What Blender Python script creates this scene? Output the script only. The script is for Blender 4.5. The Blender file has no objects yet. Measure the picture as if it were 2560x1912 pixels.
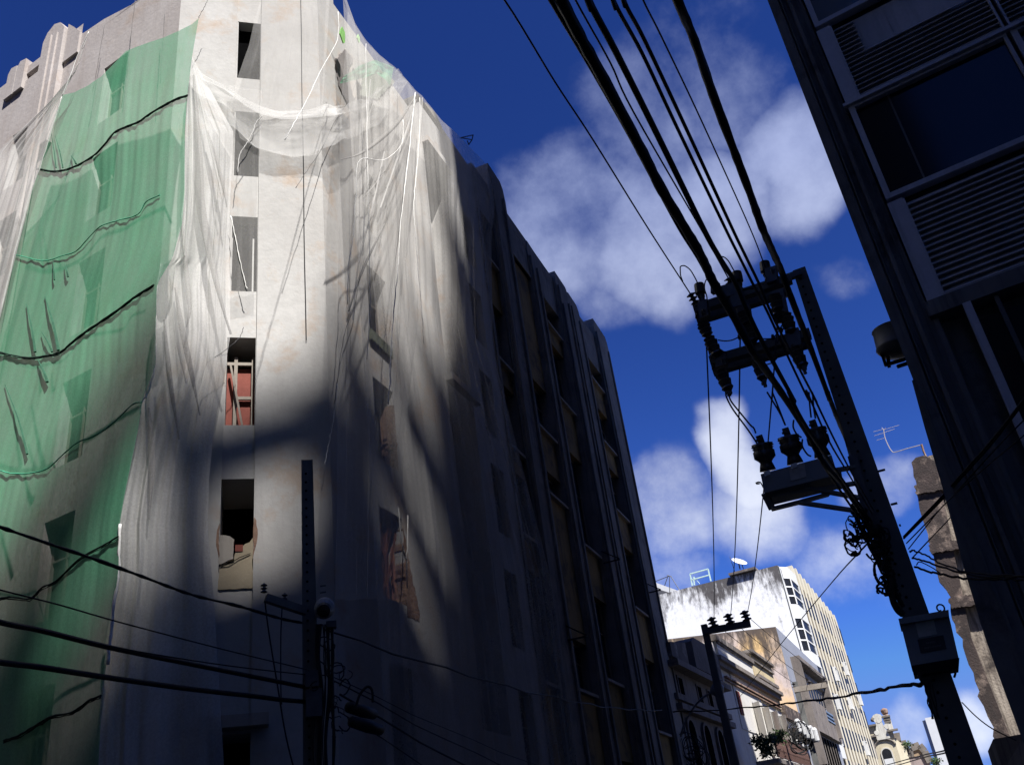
import bpy, math, random
from mathutils import Vector, Matrix
rnd = random.Random(7)
S = bpy.context.scene
C = S.collection
R = math.radians

# ---------------------------------------------------------------- camera
W, H, F = 2560.0, 1912.0, 2300.0
EYE = 1.6
_up = Vector((-578, 4122, -F)).normalized()
_fw = Vector((0, 0, -1))
_Y = (_fw - _up * _fw.dot(_up)).normalized()
_X = _Y.cross(_up)
ROT = Matrix((_X, _Y, _up))          # world = ROT @ camera vector
cam_data = bpy.data.cameras.new('camera')
cam = bpy.data.objects.new('camera', cam_data)
C.objects.link(cam)
cam_data.sensor_width = 36.0
cam_data.lens = F / W * 36.0
cam_data.clip_start = 0.1
cam_data.clip_end = 3000
cam.matrix_world = Matrix.Translation((0, 0, EYE)) @ ROT.to_4x4()
S.camera = cam

def ray(px, py):
    return ROT @ Vector((px - W / 2, H / 2 - py, -F))

# ---------------------------------------------------------------- light
SUN_AZ, SUN_EL = 151.0, 55.0
SUNV = Vector((math.cos(R(SUN_EL)) * math.sin(R(SUN_AZ)), math.cos(R(SUN_EL)) * math.cos(R(SUN_AZ)), math.sin(R(SUN_EL))))
sd = bpy.data.lights.new('sun', 'SUN')
sd.energy = 5.0
sd.angle = R(0.75)
sd.color = (1.0, 0.98, 0.95)
sun = bpy.data.objects.new('sun', sd)
C.objects.link(sun)
sun.rotation_euler = SUNV.to_track_quat('Z', 'Y').to_euler()
sun.location = (0, -20, 80)

world = bpy.data.worlds.new('World')
S.world = world
world.use_nodes = True
wn, wl = world.node_tree.nodes, world.node_tree.links
wn.clear()
w_out = wn.new('ShaderNodeOutputWorld')
w_bg = wn.new('ShaderNodeBackground')
w_bg.inputs['Strength'].default_value = 0.05
sky = wn.new('ShaderNodeTexSky')
sky.sky_type = 'NISHITA'
sky.sun_disc = False
sky.sun_elevation = R(SUN_EL)
sky.sun_rotation = R(SUN_AZ)
sky.air_density = 1.0
sky.dust_density = 0.3
sky.ozone_density = 3.0
def wmath(op, a, b=None, clamp=False):
    n = wn.new('ShaderNodeMath'); n.operation = op; n.use_clamp = clamp
    for i, v in enumerate((a, b)):
        if v is None: continue
        if isinstance(v, (int, float)): n.inputs[i].default_value = v
        else: wl.new(v, n.inputs[i])
    return n.outputs[0]
w_tc = wn.new('ShaderNodeTexCoord')
w_dir = w_tc.outputs['Generated']
# deepen the blue
w_gam = wn.new('ShaderNodeGamma'); w_gam.inputs[1].default_value = 1.6
wl.new(sky.outputs[0], w_gam.inputs[0])
w_tint = wn.new('ShaderNodeMix'); w_tint.data_type = 'RGBA'; w_tint.blend_type = 'MULTIPLY'
w_tint.inputs[0].default_value = 1.0
w_tint.inputs[7].default_value = (0.205, 0.28, 0.495, 1)
wl.new(w_gam.outputs[0], w_tint.inputs[6])
w_min = wn.new('ShaderNodeMix'); w_min.data_type = 'RGBA'; w_min.blend_type = 'DARKEN'; w_min.inputs[0].default_value = 1
w_min.inputs[7].default_value = (1.5, 2.9, 7.6, 1)
wl.new(w_tint.outputs[2], w_min.inputs[6])
w_sky = w_min.outputs[2]
# clouds: soft banks where the photograph shows them, broken up by noise
BANKS = [  # px, py, radius px, weight
    (1440, 545, 270, .8), (1700, 560, 290, .95), (1990, 400, 230, 1.0), (1580, 280, 250, .6), (1790, 140, 270, .5), (1560, 730, 120, .45),
    (2140, 680, 100, .34), (1830, 1150, 130, 1.05), (1870, 1270, 210, .8), (1640, 1290, 190, .75),
    (2080, 1430, 190, .5), (1650, 1420, 140, .6), (2235, 1230, 110, .6), (2460, 1790, 120, .75), (2230, 1830, 110, .65), (1430, 440, 140, .3)]
def w_lobes(banks):
    acc = None
    for (px, py, rp, wt) in banks:
        d = ray(px, py); dn = d.normalized()
        r = math.atan(rp / d.length)
        dp = wn.new('ShaderNodeVectorMath'); dp.operation = 'DOT_PRODUCT'
        nv = wn.new('ShaderNodeVectorMath'); nv.operation = 'NORMALIZE'
        wl.new(w_warp, nv.inputs[0]); wl.new(nv.outputs[0], dp.inputs[0])
        dp.inputs[1].default_value = dn
        mr = wn.new('ShaderNodeMapRange'); mr.interpolation_type = 'SMOOTHSTEP'
        wl.new(dp.outputs['Value'], mr.inputs[0])
        mr.inputs[1].default_value = math.cos(r); mr.inputs[2].default_value = math.cos(r * .15)
        mr.inputs[3].default_value = 0; mr.inputs[4].default_value = wt
        acc = mr.outputs[0] if acc is None else wmath('MAXIMUM', acc, mr.outputs[0])
    return acc
w_n1 = wn.new('ShaderNodeTexNoise'); w_n1.inputs['Scale'].default_value = 6; w_n1.inputs['Detail'].default_value = 4
wl.new(w_dir, w_n1.inputs['Vector'])
w_sub = wn.new('ShaderNodeVectorMath'); w_sub.operation = 'SUBTRACT'; w_sub.inputs[1].default_value = (.5, .5, .5)
wl.new(w_n1.outputs['Color'], w_sub.inputs[0])
w_scl = wn.new('ShaderNodeVectorMath'); w_scl.operation = 'SCALE'; w_scl.inputs[3].default_value = .13
wl.new(w_sub.outputs[0], w_scl.inputs[0])
w_add = wn.new('ShaderNodeVectorMath'); w_add.operation = 'ADD'
wl.new(w_dir, w_add.inputs[0]); wl.new(w_scl.outputs[0], w_add.inputs[1])
w_warp = w_add.outputs[0]
w_mask = w_lobes(BANKS)
w_n2 = wn.new('ShaderNodeTexNoise'); w_n2.inputs['Scale'].default_value = 7.5; w_n2.inputs['Detail'].default_value = 8; w_n2.inputs['Roughness'].default_value = .62
wl.new(w_dir, w_n2.inputs['Vector'])
w_c = wmath('ADD', w_mask, wmath('MULTIPLY', wmath('SUBTRACT', w_n2.outputs[0], .5), 1.7))
w_cr = wn.new('ShaderNodeMapRange'); w_cr.interpolation_type = 'SMOOTHSTEP'
wl.new(w_c, w_cr.inputs[0])
w_cr.inputs[1].default_value = .14; w_cr.inputs[2].default_value = 1.38; w_cr.inputs[4].default_value = .95
w_gate = wmath('MULTIPLY', w_cr.outputs[0], wmath('MULTIPLY', w_mask, 3.0, True))
w_col = wn.new('ShaderNodeMix'); w_col.data_type = 'RGBA'
CLOUD_HI = (4.3, 5.0, 7.8, 1); CLOUD_LO = (9.6, 10.0, 10.8, 1)
w_sep = wn.new('ShaderNodeSeparateXYZ'); wl.new(w_dir, w_sep.inputs[0])
w_el = wn.new('ShaderNodeMapRange'); wl.new(w_sep.outputs[2], w_el.inputs[0])
w_el.inputs[1].default_value = .22; w_el.inputs[2].default_value = .62
wl.new(w_el.outputs[0], w_col.inputs[0])
w_col.inputs[6].default_value = CLOUD_LO; w_col.inputs[7].default_value = CLOUD_HI
w_mix = wn.new('ShaderNodeMix'); w_mix.data_type = 'RGBA'
wl.new(w_gate, w_mix.inputs[0]); wl.new(w_sky, w_mix.inputs[6]); wl.new(w_col.outputs[2], w_mix.inputs[7])
wl.new(w_mix.outputs[2], w_bg.inputs['Color'])
wl.new(w_bg.outputs[0], w_out.inputs['Surface'])

S.view_settings.view_transform = 'Standard'
S.view_settings.look = 'None'
S.view_settings.gamma = 1
S.view_settings.exposure = 1.08
S.cycles.transparent_max_bounces = 24
S.cycles.max_bounces = 6
S.cycles.diffuse_bounces = 3

# ---------------------------------------------------------------- helpers
class PL:
    """a vertical plane: origin on the ground, heading azimuth; u along, h above eye level, n outwards"""
    def __init__(s, o, az):
        s.o = Vector((o[0], o[1], 0)); s.az = az
        s.d = Vector((math.sin(R(az)), math.cos(R(az)), 0))
        n = Vector((s.d.y, -s.d.x, 0))
        if n.dot(s.o) > 0: n = -n
        s.n = n
    def P(s, u, h, n=0.0):
        v = s.o + s.d * u + s.n * n
        return Vector((v.x, v.y, h + EYE))
    def px(s, px, py, n=0.0):
        d = ray(px, py); o = s.o + s.n * n
        t = o.dot(s.n) / d.dot(s.n)
        v = d * t
        return Vector((v.x, v.y, v.z + EYE))

def at(px, py, dist):
    """the point seen at a pixel, a horizontal distance away"""
    d = ray(px, py); t = dist / math.hypot(d.x, d.y)
    v = d * t
    return Vector((v.x, v.y, v.z + EYE))

class MB:
    def __init__(s): s.v = []; s.f = []; s.uv = None
    def quad(s, *p):
        i = len(s.v); s.v += [Vector(q) for q in p]; s.f.append(tuple(range(i, i + len(p))))
        return s
    def hexa(s, a, b):
        """two matching quads a, b (4 points each)"""
        i = len(s.v); s.v += [Vector(q) for q in a] + [Vector(q) for q in b]
        n = len(a)
        s.f.append(tuple(i + k for k in range(n))[::-1]); s.f.append(tuple(i + n + k for k in range(n)))
        for k in range(n):
            k2 = (k + 1) % n
            s.f.append((i + k, i + k2, i + n + k2, i + n + k))
        return s
    def box(s, pl, u0, u1, h0, h1, n0, n1):
        a = [pl.P(u0, h0, n0), pl.P(u1, h0, n0), pl.P(u1, h1, n0), pl.P(u0, h1, n0)]
        b = [pl.P(u0, h0, n1), pl.P(u1, h0, n1), pl.P(u1, h1, n1), pl.P(u0, h1, n1)]
        return s.hexa(a, b)
    def poly(s, pl, pts, n0, n1):
        return s.hexa([pl.P(u, h, n0) for u, h in pts], [pl.P(u, h, n1) for u, h in pts])
    def obox(s, c, ax, ay, az):
        c = Vector(c); ax, ay, az = Vector(ax), Vector(ay), Vector(az)
        a = [c - ax - ay - az, c + ax - ay - az, c + ax + ay - az, c - ax + ay - az]
        return s.hexa(a, [q + az * 2 for q in a])
    def bar(s, p, q, w, t, up=Vector((0, 0, 1))):
        p, q = Vector(p), Vector(q); d = (q - p).normalized()
        x = d.cross(up)
        if x.length < 1e-3: x = d.cross(Vector((1, 0, 0)))
        x.normalize(); y = x.cross(d).normalized()
        a = [p - x * w / 2 - y * t / 2, p + x * w / 2 - y * t / 2, p + x * w / 2 + y * t / 2, p - x * w / 2 + y * t / 2]
        return s.hexa(a, [k + (q - p) for k in a])
    def tube(s, pts, r, seg=6, r1=None, jit=0):
        pts = [Vector(p) for p in pts]; n = len(pts); rings = []
        i0 = len(s.v); px = None
        for k, p in enumerate(pts):
            d = (pts[min(k + 1, n - 1)] - pts[max(k - 1, 0)])
            if d.length < 1e-9: d = Vector((0, 0, 1))
            d.normalize()
            if px is None:
                x = d.cross(Vector((0, 0, 1)))
                if x.length < .05: x = d.cross(Vector((1, 0, 0)))
            else: x = px - d * px.dot(d)
            x.normalize(); px = x; y = d.cross(x)
            rr = r if r1 is None else r + (r1 - r) * k / max(1, n - 1)
            if jit: rr *= 1 + rnd.uniform(-jit, jit)
            for j in range(seg):
                a = 2 * math.pi * j / seg
                s.v.append(p + x * rr * math.cos(a) + y * rr * math.sin(a))
        for k in range(n - 1):
            for j in range(seg):
                j2 = (j + 1) % seg; a = i0 + k * seg; b = a + seg
                s.f.append((a + j, a + j2, b + j2, b + j))
        s.f.append(tuple(i0 + j for j in range(seg))[::-1]); s.f.append(tuple(i0 + (n - 1) * seg + j for j in range(seg)))
        return s
    def lathe(s, p, q, prof, seg=14):
        """prof: (t along p-q, radius)"""
        p, q = Vector(p), Vector(q); d = (q - p).normalized()
        x = d.cross(Vector((0, 0, 1)))
        if x.length < .05: x = d.cross(Vector((1, 0, 0)))
        x.normalize(); y = d.cross(x); i0 = len(s.v)
        for t, r in prof:
            c = p + (q - p) * t
            for j in range(seg):
                a = 2 * math.pi * j / seg
                s.v.append(c + x * r * math.cos(a) + y * r * math.sin(a))
        n = len(prof)
        for k in range(n - 1):
            for j in range(seg):
                j2 = (j + 1) % seg; a = i0 + k * seg; b = a + seg
                s.f.append((a + j, a + j2, b + j2, b + j))
        s.f.append(tuple(i0 + j for j in range(seg))[::-1]); s.f.append(tuple(i0 + (n - 1) * seg + j for j in range(seg)))
        return s
    def build(s, name, mat, parent=None, smooth=False, loc=None, solid=0):
        if parent is not None:
            rt = parent
            while rt.parent: rt = rt.parent
            o0 = Vector(rt.location)
        elif loc is not None: o0 = Vector(loc)
        else:
            xs = [v.x for v in s.v]; ys = [v.y for v in s.v]; zs = [v.z for v in s.v]
            o0 = Vector(((min(xs) + max(xs)) / 2, (min(ys) + max(ys)) / 2, min(zs)))
        me = bpy.data.meshes.new(name)
        me.from_pydata([v - o0 for v in s.v], [], s.f)
        if s.uv:
            ul = me.uv_layers.new(name='UVMap')
            for l in me.loops: ul.data[l.index].uv = s.uv[l.vertex_index]
        me.materials.append(mat)
        if smooth:
            for p in me.polygons: p.use_smooth = True
        me.update()
        o = bpy.data.objects.new(name, me); C.objects.link(o)
        if parent is not None:
            o.parent = parent
        else: o.location = o0
        return o
def tag(o, label=None, cat=None, group=None, kind=None):
    if label: o['label'] = label
    if cat: o['category'] = cat
    if group: o['group'] = group
    if kind: o['kind'] = kind
    return o
def thing(name, label, cat, loc=(0, 0, 0), group=None):
    o = bpy.data.objects.new(name, None); C.objects.link(o); o.location = loc
    o.empty_display_size = .3
    return tag(o, label, cat, group)
def one(mb, name, mat, label, cat, group=None, smooth=False, loc=None):
    return tag(mb.build(name, mat, None, smooth, loc), label, cat, group)

# ---------------------------------------------------------------- materials
def newmat(name):
    m = bpy.data.materials.new(name); m.use_nodes = True
    nt = m.node_tree
    return m, nt, nt.nodes['Principled BSDF'], nt.nodes['Material Output']
def rgba(c): return (c[0], c[1], c[2], 1)
def noise(nt, scale, detail=4, rough=.55, stretch=None, coord='Object', rot=None):
    tc = nt.nodes.new('ShaderNodeTexCoord'); out = tc.outputs[coord]
    if stretch or rot:
        mp = nt.nodes.new('ShaderNodeMapping')
        if stretch: mp.inputs['Scale'].default_value = stretch
        if rot: mp.inputs['Rotation'].default_value = rot
        nt.links.new(out, mp.inputs[0]); out = mp.outputs[0]
    n = nt.nodes.new('ShaderNodeTexNoise'); n.inputs['Scale'].default_value = scale
    n.inputs['Detail'].default_value = detail; n.inputs['Roughness'].default_value = rough
    nt.links.new(out, n.inputs['Vector'])
    return n.outputs[0]
def ramp(nt, x, lo, hi, a=0.0, b=1.0):
    m = nt.nodes.new('ShaderNodeMapRange'); nt.links.new(x, m.inputs[0])
    for i, v in ((1, lo), (2, hi), (3, a), (4, b)): m.inputs[i].default_value = v
    return m.outputs[0]
def mix(nt, f, a, b, mode='MIX'):
    m = nt.nodes.new('ShaderNodeMix'); m.data_type = 'RGBA'; m.blend_type = mode
    if isinstance(f, (int, float)): m.inputs[0].default_value = f
    else: nt.links.new(f, m.inputs[0])
    for i, v in ((6, a), (7, b)):
        if isinstance(v, tuple): m.inputs[i].default_value = rgba(v)
        else: nt.links.new(v, m.inputs[i])
    return m.outputs[2]
def mmath(nt, op, a, b=0.0, clamp=False):
    n = nt.nodes.new('ShaderNodeMath'); n.operation = op; n.use_clamp = clamp
    for i, v in enumerate((a, b)):
        if isinstance(v, (int, float)): n.inputs[i].default_value = v
        else: nt.links.new(v, n.inputs[i])
    return n.outputs[0]
ALB = .75      # dulls every coat outside KEEP, so shade falls darker against the sky
KEEP = ('blue_grey_render', 'flaking_yellow_paint', 'blue_grey_painted_metal', 'louvre_slat', 'grimy_concrete', 'pole_concrete', 'asphalt', 'grey_painted_steel')
def plaster(name, c1, c2, stain=None, streak=0.0, dark=(.05, .045, .04), rough=.9, scale=.5, bump=.3, streak_lo=.5, blot=0.0, spec=.2):
    if name not in KEEP: c1, c2 = tuple(k * ALB for k in c1), tuple(k * ALB for k in c2)
    m, nt, b, _ = newmat(name)
    col = mix(nt, ramp(nt, noise(nt, scale, 6), .35, .65), c1, c2)
    col = mix(nt, ramp(nt, noise(nt, scale * 14, 8, .68), .3, .72, 0, .6), col, tuple(k * .72 for k in c1))
    if streak:
        s = ramp(nt, noise(nt, 1.0, 6, .65, (5, 5, .35)), streak_lo, streak_lo + .22, 0, streak)
        col = mix(nt, s, col, dark)
    if blot:
        s = ramp(nt, noise(nt, .9, 8, .68), .53, .66, 0, blot)
        col = mix(nt, s, col, stain or dark)
    nt.links.new(col, b.inputs['Base Color'])
    b.inputs['Roughness'].default_value = rough
    b.inputs['Specular IOR Level'].default_value = spec
    if bump:
        bp = nt.nodes.new('ShaderNodeBump'); bp.inputs['Strength'].default_value = bump; bp.inputs['Distance'].default_value = .03
        nt.links.new(noise(nt, 9, 8, .6), bp.inputs['Height']); nt.links.new(bp.outputs[0], b.inputs['Normal'])
    return m
def flat(name, c, rough=.7, metal=0.0, var=.25, spec=.3, scale=8):
    m, nt, b, _ = newmat(name)
    col = mix(nt, ramp(nt, noise(nt, scale, 5), .3, .7), tuple(k * (1 - var) for k in c), tuple(min(1, k * (1 + var * .5)) for k in c))
    nt.links.new(col, b.inputs['Base Color']); b.inputs['Roughness'].default_value = rough
    b.inputs['Metallic'].default_value = metal; b.inputs['Specular IOR Level'].default_value = spec
    return m
def netmat(name, c, base, fold, fu, fv, wig=2.0, hi=.96, trans=.35, seed=0.0, c2=None, fine=.55):
    """woven netting: cover = share of thread; denser where it bunches into folds (streaks along the cloth, in its own UV)"""
    c = tuple(k * ALB for k in c); c2 = tuple(k * ALB for k in c2) if c2 else None
    m, nt, b, out = newmat(name)
    nt.nodes.remove(b)
    tc = nt.nodes.new('ShaderNodeTexCoord'); mp = nt.nodes.new('ShaderNodeMapping')
    mp.inputs['Location'].default_value = (seed, seed * 1.7, 0)
    nt.links.new(tc.outputs['UV'], mp.inputs[0])
    wn_ = nt.nodes.new('ShaderNodeTexNoise'); wn_.inputs['Scale'].default_value = wig; wn_.inputs['Detail'].default_value = 2
    nt.links.new(mp.outputs[0], wn_.inputs['Vector'])
    ad = nt.nodes.new('ShaderNodeMix'); ad.data_type = 'VECTOR'; ad.inputs[0].default_value = .045
    nt.links.new(mp.outputs[0], ad.inputs[4]); nt.links.new(wn_.outputs['Color'], ad.inputs[5])
    def stk(a, bb, det=3):
        mq = nt.nodes.new('ShaderNodeMapping'); mq.inputs['Scale'].default_value = (a, bb, 1)
        nt.links.new(ad.outputs[1], mq.inputs[0])
        t = nt.nodes.new('ShaderNodeTexNoise'); t.inputs['Scale'].default_value = 1; t.inputs['Detail'].default_value = det
        t.inputs['Roughness'].default_value = .5
        nt.links.new(mq.outputs[0], t.inputs['Vector']); return t.outputs[0]
    s1 = ramp(nt, stk(fu, fv), .50, .66)
    s2 = ramp(nt, stk(fu * 4.2, fv * 1.3), .54, .74, 0, fine)
    s3 = ramp(nt, stk(fu * .45, fv * .8), .42, .62, 0, .5)
    s = mmath(nt, 'MAXIMUM', mmath(nt, 'MULTIPLY', s1, mmath(nt, 'ADD', s3, .35)), s2)
    a = mmath(nt, 'ADD', mmath(nt, 'MULTIPLY', s, fold), base)
    # fine thread mottling
    th = ramp(nt, noise(nt, 26, 3, .7), .3, .7, .85, 1.15)
    a = mmath(nt, 'MINIMUM', mmath(nt, 'MULTIPLY', a, th), hi)
    df = nt.nodes.new('ShaderNodeBsdfDiffuse'); tr = nt.nodes.new('ShaderNodeBsdfTranslucent'); tp = nt.nodes.new('ShaderNodeBsdfTransparent')
    col = mix(nt, ramp(nt, noise(nt, .8, 4), .35, .65), c, c2 or tuple(k * .8 for k in c))
    nt.links.new(col, df.inputs[0]); nt.links.new(col, tr.inputs[0])
    m1 = nt.nodes.new('ShaderNodeMixShader'); m1.inputs[0].default_value = trans
    nt.links.new(df.outputs[0], m1.inputs[1]); nt.links.new(tr.outputs[0], m1.inputs[2])
    m2 = nt.nodes.new('ShaderNodeMixShader'); nt.links.new(a, m2.inputs[0])
    nt.links.new(tp.outputs[0], m2.inputs[1]); nt.links.new(m1.outputs[0], m2.inputs[2])
    nt.links.new(m2.outputs[0], out.inputs['Surface'])
    return m

M = {}
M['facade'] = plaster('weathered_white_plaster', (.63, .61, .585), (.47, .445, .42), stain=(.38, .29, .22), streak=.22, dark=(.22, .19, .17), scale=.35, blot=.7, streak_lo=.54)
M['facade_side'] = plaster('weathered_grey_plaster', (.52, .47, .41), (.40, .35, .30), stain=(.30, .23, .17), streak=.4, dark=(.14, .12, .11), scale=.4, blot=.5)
M['facade_left'] = plaster('pinkish_grey_plaster', (.64, .585, .56), (.50, .44, .41), stain=(.36, .27, .21), streak=.3, dark=(.26, .20, .17), scale=.4, blot=.45)
M['rib'] = plaster('blue_grey_render', (.30, .27, .235), (.17, .15, .13), streak=.8, dark=(.07, .07, .07), scale=.6, blot=.6)
M['yellow'] = plaster('flaking_yellow_paint', (.36, .24, .09), (.18, .12, .055), stain=(.08, .065, .05), streak=.6, dark=(.05, .04, .03), scale=.9, blot=.8)
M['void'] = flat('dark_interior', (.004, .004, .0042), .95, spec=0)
M['glass'] = flat('dark_window_glass', (.012, .013, .016), .45, 0, .3, .3, 1.5)
M['jamb'] = plaster('white_reveal', (.75, .73, .70), (.6, .58, .56), scale=1.2)
M['brickrough'] = plaster('broken_brick', (.38, .24, .17), (.22, .13, .10), stain=(.42, .38, .33), streak=.3, scale=3, blot=.7, bump=1.0)
M['redboard'] = plaster('red_board', (.32, .10, .075), (.24, .075, .06), scale=1.5, streak=.3, dark=(.12, .03, .02))
M['timber'] = plaster('grey_timber', (.40, .35, .30), (.28, .24, .20), scale=2)
M['cream'] = plaster('cream_block', (.50, .42, .30), (.40, .33, .23), scale=1.5)
M['concrete'] = plaster('pole_concrete', (.16, .16, .15), (.10, .10, .10), scale=2, streak=.3, bump=.2)
M['steel'] = flat('dull_galvanised_steel', (.10, .10, .105), .55, .4)
M['greybox'] = plaster('grey_painted_steel', (.22, .23, .24), (.17, .175, .18), scale=2, rough=.5, bump=0, spec=.4)
M['black'] = flat('black_rubber', (.012, .012, .013), .6)
M['porcelain'] = flat('brown_porcelain', (.035, .03, .03), .3, 0, .2, .5)
M['asphalt'] = plaster('asphalt', (.05, .05, .05), (.06, .058, .056), scale=.4)
M['paving'] = plaster('paving', (.12, .115, .11), (.09, .085, .08), scale=.7)
M['kerb'] = plaster('kerb_stone', (.30, .29, .28), (.22, .21, .20), scale=1)
M['linepaint'] = flat('road_paint', (.7, .7, .66), .7)
# ---------------------------------------------------------------- planes of the corner building and the street
F1 = PL((-7.255, 15.846), -62.17)
F2 = PL((-7.255, 15.846), 72.5)
F3 = PL((-3.902, 16.903), 18.93)

# ground
g = MB(); g.quad((-900, -900, 0), (900, -900, 0), (900, 900, 0), (-900, 900, 0))
tag(g.build('ground', M['paving'], None, loc=(0, 0, 0)), kind='structure')
SD = Vector((math.sin(R(19.5)), math.cos(R(19.5)), 0)); SN = Vector((SD.y, -SD.x, 0))
def strip(name, a, b, l0, l1, z, mat, d=SD, n=SN, th=None):
    m = MB(); p = [n * a + d * l0, n * b + d * l0, n * b + d * l1, n * a + d * l1]
    if th: m.hexa([q + Vector((0, 0, z - th)) for q in p], [q + Vector((0, 0, z)) for q in p])
    else: m.quad(*[q + Vector((0, 0, z)) for q in p])
    return tag(m.build(name, mat), kind='structure')
strip('road', -7.0, -.6, -60, 200, .006, M['asphalt'])
CD = Vector((math.sin(R(-62.17)), math.cos(R(-62.17)), 0)); CN = Vector((CD.y, -CD.x, 0))
strip('cross_road', -11.5, 2.0, -60, 80, .010, M['asphalt'], CD, CN)
strip('kerb', -.6, -.45, 14, 200, .13, M['kerb'], th=.12)
strip('kerb', -7.15, -7.0, 20, 200, .13, M['kerb'], th=.12)
for k in range(12):
    strip('road_marking', -3.86, -3.74, 22 + k * 6, 25 + k * 6, .016, M['linepaint'])

# ---------------------------------------------------------------- the derelict corner building
def wall(mb, pl, u0, u1, h0, h1, ops, depth=.3, n=0.0):
    us = sorted({u0, u1} | {x for o in ops for x in (o[0], o[1]) if u0 < x < u1})
    hs = sorted({h0, h1} | {x for o in ops for x in (o[2], o[3]) if h0 < x < h1})
    for a, b in zip(us, us[1:]):
        for c, d in zip(hs, hs[1:]):
            um, hm = (a + b) / 2, (c + d) / 2
            if any(o[0] < um < o[1] and o[2] < hm < o[3] for o in ops): continue
            mb.quad(pl.P(a, c, n), pl.P(b, c, n), pl.P(b, d, n), pl.P(a, d, n))
    for o in ops:
        a, b, c, d = o[:4]; dp = o[4] if len(o) > 4 else depth
        a, b, c, d = max(a, u0), min(b, u1), max(c, h0), min(d, h1)
        mb.quad(pl.P(a, c, n), pl.P(b, c, n), pl.P(b, c, n - dp), pl.P(a, c, n - dp))
        mb.quad(pl.P(a, d, n), pl.P(b, d, n), pl.P(b, d, n - dp), pl.P(a, d, n - dp))
        mb.quad(pl.P(a, c, n), pl.P(a, d, n), pl.P(a, d, n - dp), pl.P(a, c, n - dp))
        mb.quad(pl.P(b, c, n), pl.P(b, d, n), pl.P(b, d, n - dp), pl.P(b, c, n - dp))
G0 = -EYE
cb = thing('corner_building', 'derelict white art deco corner building wrapped in green and white netting', 'building', (-7.255, 15.846, 0))
TOPS = [24.4, 21.03, 17.75, 14.40, 11.08, 7.78, 4.4]
WH = 2.11
# -- window builder: frame and pane set back in the wall
def window(parent, pl, u0, u1, h0, h1, back, kind='glass', nm='window'):
    fr = MB(); t = .05
    fr.box(pl, u0, u0 + t, h0, h1, -back, -back + .05); fr.box(pl, u1 - t, u1, h0, h1, -back, -back + .05)
    fr.box(pl, u0 + t, u1 - t, h0, h0 + t, -back, -back + .05); fr.box(pl, u0 + t, u1 - t, h1 - t, h1, -back, -back + .05)
    um = (u0 + u1) / 2
    fr.box(pl, um - .02, um + .02, h0 + t, h1 - t, -back + .003, -back + .045)
    hm = h0 + (h1 - h0) * .62
    fr.box(pl, u0 + t, um - .02, hm - .02, hm + .02, -back + .003, -back + .045)
    fr.box(pl, um + .02, u1 - t, hm - .02, hm + .02, -back + .003, -back + .045)
    f = fr.build(nm, M['timber'], parent)
    p = MB(); p.box(pl, u0, u1, h0, h1, -back - .03, -back - .004)
    p.build('pane', M['glass'], f)
    return f
# F1: pinkish street front to the left
ops1 = []
for base in (2.0, 6.05, 10.1, 14.2, 18.3):
    for T in TOPS[1:]:
        ops1.append((base, base + .97, T - WH, T))
    if base > 4: ops1.append((base, base + 1.2, 23.22, 23.52))
w1 = MB(); wall(w1, F1, 0, 24, G0, 23.0, [o for o in ops1 if o[3] < 23], .32)
ops_par = [o for o in ops1 if o[3] > 23.1]
wall(w1, F1, 4.3, 24, 23.0, 23.85, ops_par, .5)
w1.quad(F1.P(1.75, 23.0), F1.P(3.3, 23.0), F1.P(3.3, 23.3), F1.P(1.75, 22.9))
w1.quad(F1.P(3.3, 23.0), F1.P(4.3, 23.0), F1.P(4.3, 23.4), F1.P(3.3, 23.3))
w1.quad(F1.P(0, 23), F1.P(1.75, 23), F1.P(1.75, 28.2), F1.P(0, 28.2))
w1.quad(F1.P(1.75, 22.9), F1.P(1.75, 28.2), F1.P(1.75, 28.2, -6), F1.P(1.75, 22.9, -6))
w1.quad(F1.P(1.75, 22.9), F1.P(24, 22.9), F1.P(24, 22.9, -14), F1.P(1.75, 22.9, -14))
w1.build('wall', M['facade_left'], cb)
for b in (4.05, 8.1, 12.2, 16.3):     # stepped parapet piers and ribs running down from them
    p = MB()
    p.poly(F1, [(b + .9, 19.5), (b + 1.95, 19.5), (b + 1.95, 24.1), (b + 1.8, 24.42), (b + 1.5, 24.6), (b + 1.2, 24.46), (b + .95, 24.1)], -.35, .16)
    p.poly(F1, [(b + .25, 22.6), (b + .9, 22.6), (b + .9, 24.25), (b + .6, 23.9), (b + .25, 23.45)], -.35, .07)
    p.build('pier', M['facade_left'], cb)
    q = MB()
    for k in range(2): q.box(F1, b + 1.2 + k * .3, b + 1.36 + k * .3, G0, 24.0 + .1 * k, .15, .21)
    q.build('pilaster', M['facade_left'], cb)
for b in (6.9, 7.35, 10.9):
    p = MB(); p.poly(F1, [(b, 22.9), (b + .42, 22.9), (b + .42, 24.0), (b + .3, 24.2), (b, 24.12)], -.3, .10)
    p.build('pier', M['facade_left'], cb)
for o in ops1:
    if o[3] > 23.1:
        p = MB(); p.box(F1, o[0], o[1], o[2], o[3], -.55, -.5); p.build('slot_back', M['void'], cb)  # near-black sheet backing the slot
    else: window(cb, F1, o[0], o[1], o[2], o[3], .3)

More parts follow.
